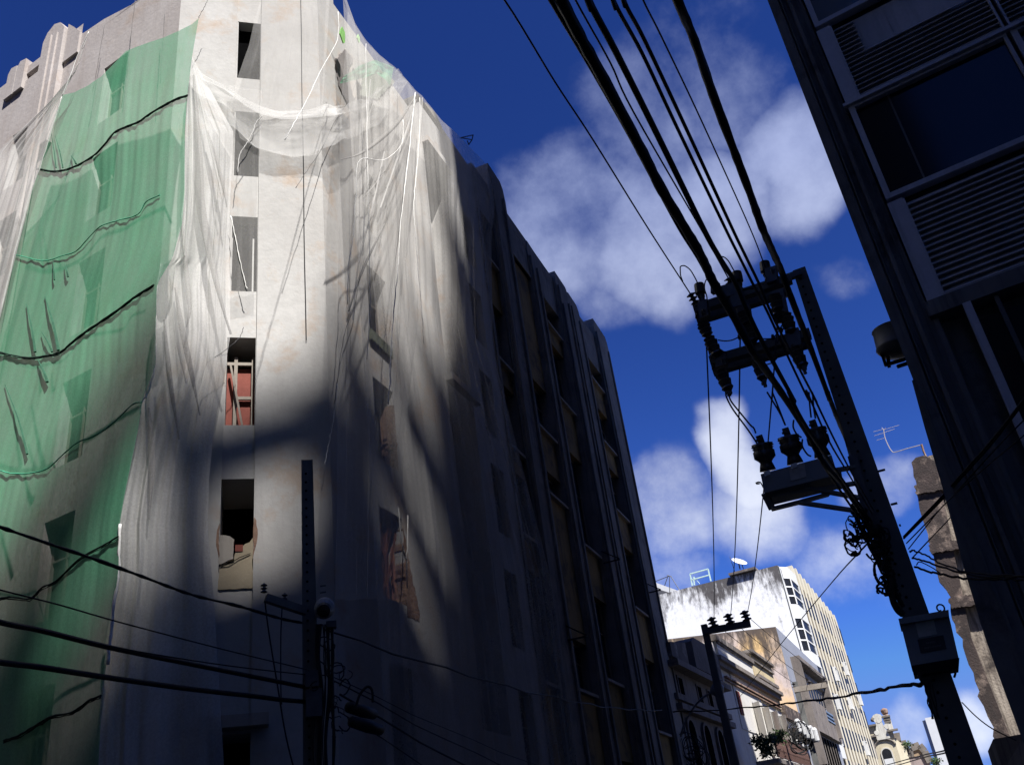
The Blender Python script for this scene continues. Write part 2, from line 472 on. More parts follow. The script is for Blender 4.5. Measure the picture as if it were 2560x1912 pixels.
# F2: the narrow corner front with the column of open windows
ops2 = [(1.45, 2.035, T - WH, T, .3 if T > 12 else 1.3) for T in TOPS[1:5]]
ops2 += [(1.45, 2.035, 24.3 - WH, 24.3, 1.0), (1.42, 2.05, 5.9, 7.78, 1.6), (1.35, 2.14, .9, 3.0, 1.0)]
w2 = MB()
wall(w2, F2, 0, 1.43, G0, 28.2, [(1.35, 1.44, .9, 3.0, 1.0)])
wall(w2, F2, 1.43, 2.05, G0, 28.2, ops2, n=-.05)
wall(w2, F2, 2.05, 3.54, G0, 28.2, [])
w2.quad(F2.P(1.43, G0, 0), F2.P(1.43, 28.2, 0), F2.P(1.43, 28.2, -.05), F2.P(1.43, G0, -.05))
w2.quad(F2.P(2.05, G0, 0), F2.P(2.05, 28.2, 0), F2.P(2.05, 28.2, -.05), F2.P(2.05, G0, -.05))
w2.quad(F1.P(1.75, 28.2), F2.P(0, 28.2), F2.P(3.54, 28.2), F3.P(.9, 28.2), F3.P(.9, 28.2, -5))
w2.build('wall', M['facade'], cb)
# string courses on the corner front
for (h, c) in ():
    p = MB(); p.box(F2, 0.02, 1.43, h, h + .09, 0, c * .35 + .005); p.box(F2, 2.05, 3.05, h, h + .09, 0, c * .35 + .005)
    p.build('string_course', M['facade'], cb)
for T in TOPS[0:4]:      # black boxes stand in for the unlit rooms behind the openings
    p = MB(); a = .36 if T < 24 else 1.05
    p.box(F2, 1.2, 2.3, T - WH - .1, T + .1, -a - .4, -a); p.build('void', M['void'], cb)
def jamb(pl, u, h0, h1, d0, d1, w=.012):  # strip on the sunward jamb; its whiter coat carries the sunlight
    p = MB(); p.box(pl, u, u + w, h0, h1, -d1, -d0); return p
for T in TOPS[1:4]:
    jamb(F2, 1.452, T - WH, T - .02, .06, .30, .02).build('reveal', M['jamb'], cb)
for b in (2.0, 6.05):
    for T in TOPS[1:5]:
        jamb(F1, b + .945, T - WH, T - .3, .02, .29, .022).build('reveal', M['jamb'], cb)
# third window: remains of a timber frame
p = MB(); p.box(F2, 1.93, 1.965, 12.3, 13.9, -.28, -.22); p.box(F2, 1.46, 1.49, 12.3, 13.9, -.28, -.22)
p.build('window_frame', M['jamb'], cb)
# fourth window: red boarding in a timber frame
T = 11.08
rb = MB(); rb.box(F2, 1.455, 2.03, 8.98, 10.52, -.5, -.42)
rbo = rb.build('boarding', M['redboard'], cb)
p = MB()
p.box(F2, 1.60, 1.67, 8.98, 10.75, -.38, -.32); p.box(F2, 1.455, 1.60, 10.55, 10.62, -.38, -.32); p.box(F2, 1.67, 1.96, 10.55, 10.62, -.38, -.32)
p.box(F2, 1.96, 2.0, 8.98, 10.75, -.38, -.32); p.box(F2, 1.67, 1.96, 9.72, 9.79, -.375, -.325)
p.bar(F2.P(1.53, 10.5, -.25), F2.P(1.80, 9.0, -.22), .05, .04)
p.build('window_frame', M['timber'], cb)
p = MB()
for u in (1.53, 1.86): p.lathe(F2.P(u, 9.10, -.41), F2.P(u, 9.10, -.395), [(0, .045), (1, .045)], 12)
p.build('knot_hole', M['void'], rbo)
p = MB(); p.box(F2, 1.2, 2.3, 8.9, 11.2, -1.7, -1.3); p.build('void', M['void'], cb)
# fifth window: knocked-out hole with rubble
def jag(pts, amp=.03, n=3):
    out = []
    for (a, b) in zip(pts, pts[1:] + pts[:1]):
        out.append(a)
        L = math.hypot(b[0] - a[0], b[1] - a[1]); k = max(1, int(L / .09))
        for i in range(1, k):
            t = i / k; out.append((a[0] + (b[0] - a[0]) * t + rnd.uniform(-amp, amp), a[1] + (b[1] - a[1]) * t + rnd.uniform(-amp, amp)))
    return out
p = MB(); p.box(F2, 1.2, 2.3, 5.7, 8.0, -2.2, -1.6); p.build('void', M['void'], cb)
hole = MB()
hole.poly(F2, jag([(2.05, 6.15), (2.055, 6.95), (2.10, 6.88), (2.13, 6.6), (2.11, 6.42), (2.07, 6.25)], .012), -.02, .006)
hole.poly(F2, jag([(1.43, 6.15), (1.425, 6.85), (1.38, 6.7), (1.37, 6.5), (1.40, 6.3)], .012), -.02, .006)
hole.build('broken_edge', M['brickrough'], cb)
p = MB(); p.poly(F2, jag([(1.44, 5.55), (2.045, 5.55), (2.045, 6.55), (1.98, 6.45), (1.90, 6.42), (1.86, 6.38), (1.72, 6.38), (1.70, 6.05), (1.44, 5.95)], .015), -.12, -.02)
p.build('cream_infill', M['cream'], cb)
p = MB(); p.poly(F2, jag([(1.435, 6.02), (1.69, 6.12), (1.70, 6.5), (1.62, 6.57), (1.435, 6.6)], .012), -.10, .012)
p.build('render_slab', M['facade_side'], cb)
p = MB(); p.box(F2, 1.72, 1.86, 6.27, 6.40, -.11, -.005); p.build('brick', M['redboard'], cb)
p = MB(); p.tube([F2.P(1.44, 5.98, -.008), F2.P(1.62, 6.02, .01), F2.P(1.80, 6.14, .01), F2.P(2.0, 6.22, 0)], .008, 5); p.build('crack_wire', M['black'], cb)
# ground-floor opening with a ledge
p = MB(); p.box(F2, 1.15, 2.35, 3.05, 3.25, -.04, .35); p.build('ledge', M['facade_side'], cb)
p = MB(); p.box(F2, 1.3, 2.2, .8, 3.05, -1.2, -1.0); p.build('void', M['void'], cb)
# hanging black cable down the corner front
cbl = MB(); cbl.tube([F2.P(3.09 + .006 * math.sin(k * 1.3), 27 - k * 1.0, .035) for k in range(0, 17)], .009, 5)
one(cbl, 'hanging_cable', M['black'], 'straight black cable hanging down the white corner front', 'cable')

# F3: long side front along the street
ops3 = []
for T in TOPS[1:]: ops3.append((2.0, 2.97, T - WH, T, .35))
ops3[4] = (1.95, 3.0, 5.75, 7.78, .4)
w3 = MB()
wall(w3, F3, 0, 6.35, G0, 23.05, ops3)
w3.quad(F3.P(0, 23.05), F3.P(.9, 23.05), F3.P(.9, 28.2), F3.P(0, 28.2))
w3.quad(F3.P(.9, 22.6), F3.P(.9, 28.2), F3.P(.9, 28.2, -5), F3.P(.9, 22.6, -5))
wall(w3, F3, 6.35, 8.15, 22.2, 24.1, [])
wall(w3, F3, 6.35, 8.15, 3.5, 22.2, [(6.7, 7.8, T - WH, T, .3) for T in TOPS[1:-1]], n=-.75)
for (u, a, b) in ((6.35, 3.5, 24.1), (8.15, 3.5, 22.2)):
    w3.quad(F3.P(u, a), F3.P(u, b), F3.P(u, b, -.75 if b < 23 else -4), F3.P(u, a, -.75 if b < 23 else -4))
w3.quad(F3.P(6.35, 22.2), F3.P(8.15, 22.2), F3.P(8.15, 22.2, -.75), F3.P(6.35, 22.2, -.75))
wall(w3, F3, 6.35, 8.15, G0, 3.5, [])
col2 = [(9.0, 10.0, T - WH - .1, T, .35) for T in [x + .35 for x in TOPS[1:]]]
wall(w3, F3, 8.15, 10.8, G0, 24.5, [o for o in col2])
w3.quad(F3.P(0, 22.6), F3.P(6.35, 22.6), F3.P(6.35, 22.6, -12), F3.P(0, 22.6, -12))
w3.quad(F3.P(6.35, 24.5), F3.P(29, 24.5), F3.P(29, 24.5, -12), F3.P(6.35, 24.5, -12))
w3.build('wall', M['facade'], cb)
for T in TOPS[1:-1]: window(cb, F3, 6.7, 7.8, T - WH, T, 1.0)
for o in ops3:
    if abs(o[3] - 7.78) > .01 and abs(o[3] - 11.08) > .01: window(cb, F3, o[0], o[1], o[2], o[3], .33)
for o in col2: window(cb, F3, o[0], o[1], o[2], o[3], .3)
# ledges
for h in (22.2, 13.0): 
    p = MB(); p.box(F3, 6.30, 8.3, h, h + .22, 0, .22); p.build('ledge', M['facade'], cb)
# fourth side window: leaning barred sash, rough brick jamb, small awning plate above
p = MB(); p.box(F3, 1.98, 2.97, 8.9, 11.1, -1.4, -1.0); p.build('void', M['void'], cb)
p = MB(); p.box(F3, 2.90, 2.98, 8.97, 10.7, -.36, .012)
for k in range(14): 
    h = 9.02 + k * .065; p.obox(F3.P(2.93 + rnd.uniform(-.02, .02), h, -.16 + rnd.uniform(-.1, .1)), F3.d * rnd.uniform(.05, .09), F3.n * rnd.uniform(.05, .12), Vector((0, 0, .03)))
p.build('broken_edge', M['brickrough'], cb)
sash = MB(); sash.box(F3, 2.06, 2.62, 9.05, 10.35, -.34, -.31)
so = sash.build('sash', flat('pale_glass', (.16, .18, .22), .25, 0, .2, .5), cb)
p = MB()
for k in range(5): p.box(F3, 2.05, 2.63, 9.05 + k * .31, 9.09 + k * .31, -.31, -.285)
for k in range(3): p.box(F3, 2.05 + k * .27, 2.09 + k * .27, 9.09, 10.3, -.285, -.26)
p.build('bar', M['steel'], so)
p = MB(); p.poly(F3, [(1.9, 12.05), (2.95, 12.0), (2.95, 12.3), (1.9, 12.35)], .02, .09); p.build('awning_plate', plaster('mossy_plate', (.22, .24, .18), (.15, .16, .12)), cb)
# fifth side window: hole stuffed with broken slats
p = MB(); p.box(F3, 1.9, 3.1, 5.6, 7.9, -1.3, -.95); p.build('void', M['void'], cb)
p = MB(); p.poly(F3, jag([(2.95, 5.5), (3.02, 7.7), (3.12, 7.2), (3.25, 6.6), (3.55, 5.7), (3.5, 5.5)], .03), -.3, .01); p.build('broken_edge', M['brickrough'], cb)
p = MB()
for k in range(46):
    u = rnd.uniform(1.98, 2.98); h = rnd.uniform(5.8, 7.25)
    p.bar(F3.P(u, h - .35, -.25 + rnd.uniform(-.08, .08)), F3.P(u + rnd.uniform(-.12, .12), min(7.45, h + .35), -.2 + rnd.uniform(-.08, .08)), rnd.uniform(.03, .07), .015)
p.build('broken_slats', plaster('red_brown_slats', (.50, .22, .15), (.34, .15, .11), scale=2), cb)
rp = MB(); rp.tube([F3.P(2.3, 7.75, .3), F3.P(2.32, 7.0, .3), F3.P(2.42, 6.6, .32), F3.P(2.5, 6.72, .32), F3.P(2.44, 6.3, .32), F3.P(2.4, 5.95, .33)], .014, 6)
rp.tube([F3.P(2.72, 7.7, .3), F3.P(2.6, 6.9, .3), F3.P(2.48, 6.68, .32), F3.P(2.36, 6.78, .32)], .012, 6)
one(rp, 'knotted_rope', flat('pale_rope', (.6, .58, .55), .8), 'pale knotted rope hanging in front of the broken red slatted opening', 'rope', smooth=True)

# the part of the side front beyond the netting: ribs, flaking yellow panels, dark window slots
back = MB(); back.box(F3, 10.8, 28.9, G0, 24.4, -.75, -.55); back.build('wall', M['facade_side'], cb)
RIBS = [(12.4, 14.15, .10, 26.2), (16.4, 17.7, .05, 24.9), (19.95, 21.95, .12, 25.45), (22.2, 23.95, .02, 25.6), (26.3, 28.9, .10, 26.3), (10.75, 10.95, .05, 24.8)]
for (a, b, n, top) in RIBS:
    p = MB(); w = b - a
    if w > .5:
        p.poly(F3, [(a, G0), (b, G0), (b, top - .9), (b - .12, top - .25), (b - .35, top), (a + .15, top + .05), (a, top - .5)], -.5, n)
        p.box(F3, a + .10, a + .22, G0, top - .8, n, n + .10); p.box(F3, b - .42, b - .30, G0, top - 1.0, n, n + .08)
    else: p.box(F3, a, b, G0, top, -.5, n)
    p.build('pilaster', M['rib'], cb)
par = MB(); par.poly(F3, [(10.9, 22.8), (28.9, 22.8), (28.9, 25.3), (22, 25.1), (10.9, 25.0)], -.5, -.01); par.build('parapet', M['rib'], cb)
def bay(u0, u1, yel):
    """yel: list of (h0, h1) yellow panels; the gaps are window slots"""
    for (a, b) in yel:
        p = MB(); p.box(F3, u0, u1, a, b, -.5, -.12); p.build('panel', M['yellow'], cb)
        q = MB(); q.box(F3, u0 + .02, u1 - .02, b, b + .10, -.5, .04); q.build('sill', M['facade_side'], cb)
    ys = sorted(yel); prev = 1.0
    for (a, b) in ys + [(22.8, 23)]:
        if a - prev > .5: window(cb, F3, u0 + .05, u1 - .05, prev + .1, a, .42)
        prev = b
bay(10.97, 12.38, [(18.7, 20.6), (15.3, 16.1), (12.0, 12.75), (8.7, 9.7), (2.0, 5.2)])
bay(14.2, 16.35, [(17.2, 22.8), (13.3, 14.9), (7.2, 12.2), (1.5, 5.4)])
bay(17.75, 19.9, [(20.6, 21.4), (15.4, 17.6), (9.4, 11.2), (3.6, 6.2)])
bay(24.0, 26.25, [(20.2, 21.6), (17.0, 18.1), (13.1, 14.6), (8.1, 10.1), (3.5, 5.0)])
for (x, y) in ((1511, 1407), (1618, 1482), (1420, 1600)):   # small steel brackets left on the ribs
    v = F3.px(x, y, .1); h = v.z - EYE; u = (v - F3.P(0, h, .1)).dot(F3.d)
    p = MB(); p.bar(F3.P(u, h, .05), F3.P(u, h, .75), .05, .05); p.bar(F3.P(u, h + .5, .05), F3.P(u, h + .02, .75), .04, .04); p.build('bracket', M['black'], cb)
for u, n_ in ((12.32, .02), (19.98, .28), (26.2, .1)):
    p = MB(); p.tube([F3.P(u, G0, n_), F3.P(u, 12, n_ + .01), F3.P(u + .02, 23.5, n_)], .05, 7); p.build('drain_pipe', M['concrete'], cb)
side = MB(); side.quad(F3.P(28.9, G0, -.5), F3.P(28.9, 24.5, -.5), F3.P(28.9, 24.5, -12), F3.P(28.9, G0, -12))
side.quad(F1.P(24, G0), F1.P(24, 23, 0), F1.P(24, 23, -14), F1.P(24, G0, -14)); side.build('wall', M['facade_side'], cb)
# flat patches near the corner roof; the dark one paints in a shaded gap
def pxuv(pl, pts, n=0):
    out = []
    for x, y in pts:
        v = pl.px(x, y, n); out.append(((v - pl.P(0, v.z - EYE, n)).dot(pl.d), v.z - EYE))
    return out
p = MB(); p.poly(F3, jag(pxuv(F3, [(836, 150), (862, 126), (882, 150), (866, 185), (880, 240), (908, 292), (870, 268), (845, 215)]), .03), .004, .03)
p.build('wall_patch', plaster('gap_shade_grey', (.30, .27, .26), (.20, .18, .17), scale=2), cb)
p = MB(); p.poly(F3, jag(pxuv(F3, [(905, 195), (960, 180), (985, 205), (940, 250), (900, 240)]), .03), .004, .03)
p.build('wall_patch', plaster('greenish_render', (.38, .40, .33), (.28, .30, .24), scale=2), cb)
gs = flat('lime_net_scrap', (.30, .62, .18), .8)
for i, (x_, y_, s_, lab) in enumerate(((856, 90, .28, 'larger torn lime green scrap caught in the white net by the roof'), (896, 98, .15, 'small torn lime green scrap at the edge of the white net by the sky'))):
    v_ = F3.px(x_, y_, .42); h = v_.z - EYE; u = (v_ - F3.P(0, h, .42)).dot(F3.d)
    p = MB(); p.poly(F3, [(u, h + s_ * 1.3), (u + s_ * .5, h + s_), (u + s_ * .4, h - s_ * .6), (u + s_ * .1, h - s_), (u - s_ * .5, h - s_ * .2), (u - s_ * .3, h + s_ * .6)], .40, .43)
    one(p, 'net_scrap', gs, lab, 'scrap')
p = MB(); A = F3.P(9.9, 25.5, .1); 
A = F3.px(1152, 345, .3); B = F3.px(1180, 350, .3); D = F3.px(1172, 362, .3); K = F3.px(1183, 338, .3)
for a, b in ((A, B), (B, D), (B, K), (A, K), (F3.px(1168, 352, .3), D)): p.tube([a, b], .022, 5)
one(p, 'roof_bracket', M['black'], 'small black steel bracket sticking up behind the netted roof edge', 'bracket')
for b, c, t, lab in ((6.6, 8.3, 25.6, 'dark stepped stone pier standing on the netted roof edge'),):
    p = MB(); p.poly(F3, [(b + .6, 24.1), (c + .2, 24.1), (c + .2, 24.8), (c - .3, 25.1), (b + .6, 24.9)], -.8, -.1)
    p.build('pier', M['rib'], cb)
# ---------------------------------------------------------------- netting
def resample(pts, n):
    L = [0.0]
    for a, b in zip(pts, pts[1:]): L.append(L[-1] + (b - a).length)
    out = []
    for k in range(n):
        t = L[-1] * k / (n - 1); i = 0
        while i < len(L) - 2 and L[i + 1] < t: i += 1
        f = (t - L[i]) / max(1e-9, L[i + 1] - L[i]); out.append(pts[i].lerp(pts[i + 1], f))
    return out
def smooth_poly(pts, n):
    """Catmull-Rom through the points"""
    pts = [Vector(p) for p in pts]; q = [pts[0] * 2 - pts[1]] + pts + [pts[-1] * 2 - pts[-2]]; out = []
    for i in range(1, len(q) - 2):
        for k in range(n):
            t = k / n; a, b, c, d = q[i - 1], q[i], q[i + 1], q[i + 2]
            out.append(((b * 2) + (c - a) * t + (a * 2 - b * 5 + c * 4 - d) * t * t + (b * 3 - a - c * 3 + d) * t ** 3) * .5)
    out.append(pts[-1]); return out
def vnoise(x, y, s=0):
    def h(i, j): 
        v = math.sin(i * 127.1 + j * 311.7 + s * 74.7) * 43758.5453; return v - math.floor(v)
    i, j = math.floor(x), math.floor(y); fx, fy = x - i, y - j
    fx, fy = fx * fx * (3 - 2 * fx), fy * fy * (3 - 2 * fy)
    return (h(i, j) * (1 - fx) + h(i + 1, j) * fx) * (1 - fy) + (h(i, j + 1) * (1 - fx) + h(i + 1, j + 1) * fx) * fy
def sheet(name, mat, Lp, Rp, top=None, bot=None, rows=60, cols=90, normal=None, amp=.08, waves=9, sag=0.0, bulge=0.0, seed=0, uvw=1.0, parent=None, label=None, cat='netting', group=None):
    """cloth strung between a left and a right line, with folds running down it"""
    Ls = resample(Lp, rows); Rs = resample(Rp, rows)
    Ts = resample(top, cols) if top else None; Bs = resample(bot, cols) if bot else None
    n = normal; mb = MB(); uv = []
    hgt = (Ls[0] - Ls[-1]).length
    for i in range(rows):
        t = i / (rows - 1)
        for j in range(cols):
            s = j / (cols - 1)
            p = Ls[i].lerp(Rs[i], s)
            if Ts: p += (Ts[j] - Ls[0].lerp(Rs[0], s)) * (1 - t) ** 1.5
            if Bs: p += (Bs[j] - Ls[-1].lerp(Rs[-1], s)) * t ** 1.5
            w = (Rs[i] - Ls[i]).length
            edge = min(1, s * 12, (1 - s) * 12)
            ph = waves * (s + .10 * (vnoise(s * 4 + seed, t * 3, seed) - .5)) + .8 * vnoise(s * 3, t * 4 + seed, seed + 3)
            f = math.sin(2 * math.pi * ph) * .55 + math.sin(2 * math.pi * ph * 2.63 + 1.3) * .3 + (vnoise(s * waves * 3, t * 6, seed + 5) - .5)
            f *= (.35 + 1.1 * vnoise(s * 5 + 3, t * 3.3, seed + 9)) * min(1, t * 8 + .12)
            p += n * (f * amp * edge * min(1.3, .35 + w * .12) + bulge * math.sin(math.pi * s) * math.sin(math.pi * min(1, t * 1.0)))
            p += Vector((0, 0, -1)) * (sag * math.sin(math.pi * s) * (1 - .2 * t) + .05 * (vnoise(s * 5, t * 9, seed + 2) - .5))
            mb.v.append(p); uv.append((s * uvw, t))
    for i in range(rows - 1):
        for j in range(cols - 1):
            a = i * cols + j; mb.f.append((a, a + 1, a + cols + 1, a + cols))
    mb.uv = uv
    o = mb.build(name, mat, parent, True)
    if label: tag(o, label, cat, group)
    return o
pxs = lambda pl, pts, n: [pl.px(x, y, n) for x, y in pts]
NG = netmat('green_debris_net', (.24, .71, .42), .61, .12, 5, 1.2, seed=1.0, c2=(.31, .71, .46), trans=.4)
NW = netmat('white_debris_net', (1.0, .97, .93), .18, .24, 5, .6, seed=2.0, trans=.15, fine=.3)
NWL = netmat('white_net_gathered', (1.0, .97, .94), .48, .26, 3.0, .4, seed=5.0, trans=.2, fine=.15)
NW3 = netmat('white_net_long', (1.0, .965, .92), .32, .18, 10, .4, seed=8.0, trans=.15, fine=.4)
NWB = netmat('white_net_band', (1.0, .98, .95), .24, .45, 3, 8, seed=9.0, trans=.2)
# green net over the left front
ng = .75
GL = pxs(F1, [(154, 240), (78, 480), (0, 788), (-95, 1150), (-150, 1500), (-165, 1912)], ng)
GR = pxs(F1, [(497, 45), (480, 142), (468, 240), (462, 330), (462, 480), (455, 560), (430, 650), (392, 712), (389, 916), (357, 995), (345, 1076), (310, 1245), (299, 1309), (296, 1425), (277, 1577), (256, 1735), (246, 1912)], ng)
GT = pxs(F1, [(154, 240), (186, 233), (221, 215), (253, 192), (290, 154), (314, 129), (325, 125), (407, 95), (447, 77), (480, 60), (497, 45)], ng)
gnet = sheet('green_net', NG, GL, GR, GT, rows=90, cols=110, normal=F1.n, amp=.018, waves=8, bulge=.0, seed=1, uvw=1.6,
             label='large green debris net hung over the left front, crossed by sagging seams')
SEAMS = [([(93, 422), (130, 428), (165, 424), (203, 408), (235, 388), (262, 360), (285, 332), (312, 318), (345, 305), (370, 288), (405, 266), (440, 248), (469, 238)], .045, 1),
         ([(40, 638), (60, 642), (90, 650), (120, 651), (155, 640), (190, 628), (215, 602), (240, 575), (260, 562), (300, 550), (345, 536), (365, 505), (400, 488)], .028, 0),
         ([(0, 880), (30, 888), (70, 894), (110, 890), (150, 880), (180, 855), (215, 828), (250, 805), (300, 770), (340, 740), (385, 712)], .048, 1),
         ([(0, 1176), (35, 1184), (80, 1182), (120, 1170), (155, 1138), (195, 1105), (235, 1090), (280, 1060), (330, 1012), (352, 1006)], .032, 0),
         ([(0, 1495), (30, 1492), (75, 1496), (105, 1468), (140, 1452), (200, 1395), (260, 1362), (296, 1340)], .04, 1),
         ([(10, 1850), (45, 1838), (90, 1812), (130, 1790), (180, 1780), (220, 1752), (252, 1738)], .045, 1)]
sm_d = flat('dark_seam_rope', (.012, .035, .022), .8); sm_g = flat('green_seam_rope', (.06, .34, .20), .8)
for pts, r, dk in SEAMS:
    q = smooth_poly(pxs(F1, pts, ng + .03), 5)
    p = MB(); p.tube([v + Vector((0, 0, rnd.uniform(-.004, .004))) for v in q], r * .42, 6, jit=.2)
    if dk: p.tube([v + Vector((0, 0, -.035 + rnd.uniform(-.012, .012))) for v in q], r * .28, 5, jit=.5)
    p.build('seam', sm_d if dk else sm_g, gnet)
sheet('net_swag', NG, pxs(F3, [(862, 190), (850, 208)], .55), pxs(F3, [(985, 168), (975, 215)], .55), pxs(F3, [(862, 190), (900, 165), (940, 150), (985, 168)], .55), pxs(F3, [(850, 208), (890, 200), (940, 185), (975, 215)], .55), rows=14, cols=40, normal=F3.n, amp=.08, waves=3, seed=41, uvw=.4,
      label='crumpled pale green scrap of net bunched below the roof corner', cat='netting')
# narrow tucks hanging from the seams
tkm = flat('dark_green_tuck', (.03, .10, .06), .9)
for (x, y, x2, y2, w) in ((127, 330, 140, 420, .03), (138, 340, 157, 420, .035), (178, 390, 190, 410, .05), (66, 760, 88, 880, .06), (112, 740, 146, 876, .07), (104, 830, 130, 880, .05), (95, 900, 118, 955, .07),
                      (12, 960, 68, 1135, .05), (132, 650, 136, 700, .04), (162, 660, 170, 692, .05)):
    q = smooth_poly([F1.px(x, y, ng + .03), F1.px((x * .4 + x2 * .6), (y + y2) / 2, ng + .08), F1.px(x2, y2, ng + .05)], 6)
    p = MB(); p.tube(q, w * .15, 5, r1=w * .5); p.build('tuck', tkm, gnet)

# white nets
sheet('white_net', NWL, pxs(F1, [(218, 82), (190, 180), (120, 260), (0, 370), (-120, 700), (-260, 1200), (-260, 1912)], 1.0), pxs(F1, [(222, 82), (200, 150), (155, 245), (80, 480), (2, 788), (-90, 1150), (-150, 1912)], 1.0),
      rows=60, cols=60, normal=F1.n, amp=.07, waves=7, seed=3, uvw=1.0, label='thin white net fanning down along the left edge of the green net')
N2R = pxs(F2, [(481, 142), (530, 232), (584, 330), (580, 420), (574, 520), (572, 620), (574, 720), (576, 840), (556, 960), (534, 1080), (522, 1200), (520, 1320), (535, 1500), (560, 1912)], .35)
N2L = pxs(F2, [(477, 144), (470, 240), (463, 330), (460, 480), (450, 560), (428, 650), (400, 664), (390, 716), (387, 916), (355, 995), (342, 1076), (308, 1245), (297, 1309), (293, 1425), (274, 1577), (253, 1735), (243, 1912)], .80)
wn2 = sheet('white_net', NWL, N2L, N2R, rows=110, cols=90, normal=F2.n, amp=.11, waves=4, seed=6, uvw=.9,
      label='gathered white net falling from the green net\'s edge left of the window column')
sheet('white_net', NW, pxs(F2, [(572, 215), (572, 480), (566, 745)], .22), pxs(F2, [(655, 225), (648, 480), (641, 735)], .22), rows=50, cols=24, normal=F2.n, amp=.03, waves=2, seed=31, uvw=.25,
      label='thin torn white veil over the second and third window openings of the corner')
N3T = pxs(F2, [(478, 145), (500, 195), (560, 222), (610, 262), (650, 285), (700, 297)], .45) + pxs(F2, [(740, 298), (785, 294)], .42) + pxs(F3, [(836, 290), (880, 278), (925, 262), (995, 172)], .55)
N3B = pxs(F2, [(478, 150), (505, 240), (560, 300), (640, 370), (690, 384)], .30) + pxs(F2, [(740, 388), (785, 380)], .32) + pxs(F3, [(836, 366), (880, 345), (950, 308), (1020, 205)], .5)
sheet('white_net', NWB, [N3T[0], N3B[0]], [N3T[-1], N3B[-1]], N3T, N3B, rows=26, cols=120, normal=F2.n, amp=.06, waves=5, seed=11, uvw=1.0,
      label='white net band sagging across the corner front from the green net to the roof')
N4L = pxs(F2, [(668, -90), (652, 0), (634, 61), (622, 116), (594, 192), (580, 255), (600, 345)], .30)
N4R = pxs(F2, [(830, -110), (822, 40), (815, 150), (808, 250), (806, 300), (804, 350), (803, 385)], .30)
N4B = pxs(F2, [(600, 345), (650, 376), (711, 389), (757, 392), (803, 385)], .30)
sheet('white_net', NW, N4L, N4R, None, N4B, rows=60, cols=60, normal=F2.n, amp=.05, waves=4, seed=14, uvw=.8,
      label='thin white net over the top of the corner front, its hem crossing the highest window')
# big net over the side front
hull = pxs(F3, [(835, -70), (848, -30), (866, 0), (887, 58), (916, 102), (951, 139), (986, 168), (1040, 228), (1055, 240), (1105, 302), (1143, 334), (1189, 383), (1215, 411)], .75)
bl = [hull[0]] + [F3.P(.15 + .05 * k, h, .75) for k, h in enumerate((22, 17, 12, 8, 4, 0, G0 + .4))]
br = pxs(F3, [(1215, 411), (1230, 463), (1237, 520), (1228, 603), (1233, 880)], .75) + [F3.P(u, h, .75) for u, h in ((10.9, 8), (10.9, 3), (10.8, G0 + .4))]
sheet('white_net', NW3, bl, br, hull, None, rows=120, cols=150, normal=F3.n, amp=.045, waves=13, seed=17, uvw=1.0,
      label='huge white net hanging from the roof edge down the whole side front')
L2 = pxs(F3, [(870, 30), (850, 300), (845, 700), (842, 1100), (840, 1500)], 1.0); R2 = pxs(F3, [(1040, 232), (1042, 500), (1046, 800), (1010, 1100), (1000, 1500)], 1.0)
wn3 = sheet('white_net', NW, L2, R2, pxs(F3, [(870, 30), (887, 62), (916, 106), (951, 143), (986, 172), (1040, 232)], 1.0), None, rows=70, cols=60, normal=F3.n, amp=.07, waves=7, seed=21, uvw=.9,
      label='second white net layer over the sunlit near part of the side front')
def ribbon(pl, pts, w0, w1, n, mat, name, parent):
    c = smooth_poly(pxs(pl, pts, n), 6); mb = MB(); k = len(c)
    for i, v in enumerate(c):
        f = i / (k - 1); w = (w0 + (w1 - w0) * math.sin(math.pi * min(1, f * 1.15)) ) / 2
        for s_, dn in ((-1, 0), (-.35, .03), (.35, .035), (1, 0)): mb.v.append(v + pl.d * w * s_ + pl.n * dn)
    for i in range(k - 1):
        for j in range(3): a = i * 4 + j; mb.f.append((a, a + 1, a + 5, a + 4))
    mb.uv = [((i % 4) / 3 * .1, i / len(mb.v)) for i in range(len(mb.v))]
    return mb.build(name, mat, parent, True)
NF = netmat('shaded_net_fold', (.42, .40, .38), .45, .2, 3, .6, seed=3.0, trans=.1, fine=.2)  # grey coat paints in the shade of doubled net
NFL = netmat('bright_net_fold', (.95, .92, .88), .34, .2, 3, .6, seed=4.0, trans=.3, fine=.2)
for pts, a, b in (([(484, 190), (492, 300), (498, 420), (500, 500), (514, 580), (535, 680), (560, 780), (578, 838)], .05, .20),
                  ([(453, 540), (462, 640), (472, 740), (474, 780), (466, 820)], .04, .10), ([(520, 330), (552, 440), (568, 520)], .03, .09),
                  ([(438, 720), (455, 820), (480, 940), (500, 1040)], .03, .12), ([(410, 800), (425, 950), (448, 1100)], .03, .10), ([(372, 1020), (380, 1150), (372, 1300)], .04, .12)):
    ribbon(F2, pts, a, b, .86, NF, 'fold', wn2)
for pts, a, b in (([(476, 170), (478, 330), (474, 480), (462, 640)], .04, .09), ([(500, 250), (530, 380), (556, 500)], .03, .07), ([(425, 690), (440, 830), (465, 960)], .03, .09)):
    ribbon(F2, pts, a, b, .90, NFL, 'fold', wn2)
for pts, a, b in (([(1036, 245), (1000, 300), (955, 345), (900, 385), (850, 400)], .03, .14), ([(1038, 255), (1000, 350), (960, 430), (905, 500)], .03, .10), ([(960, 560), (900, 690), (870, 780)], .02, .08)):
    ribbon(F3, pts, a, b, 1.18, NF, 'fold', wn3)
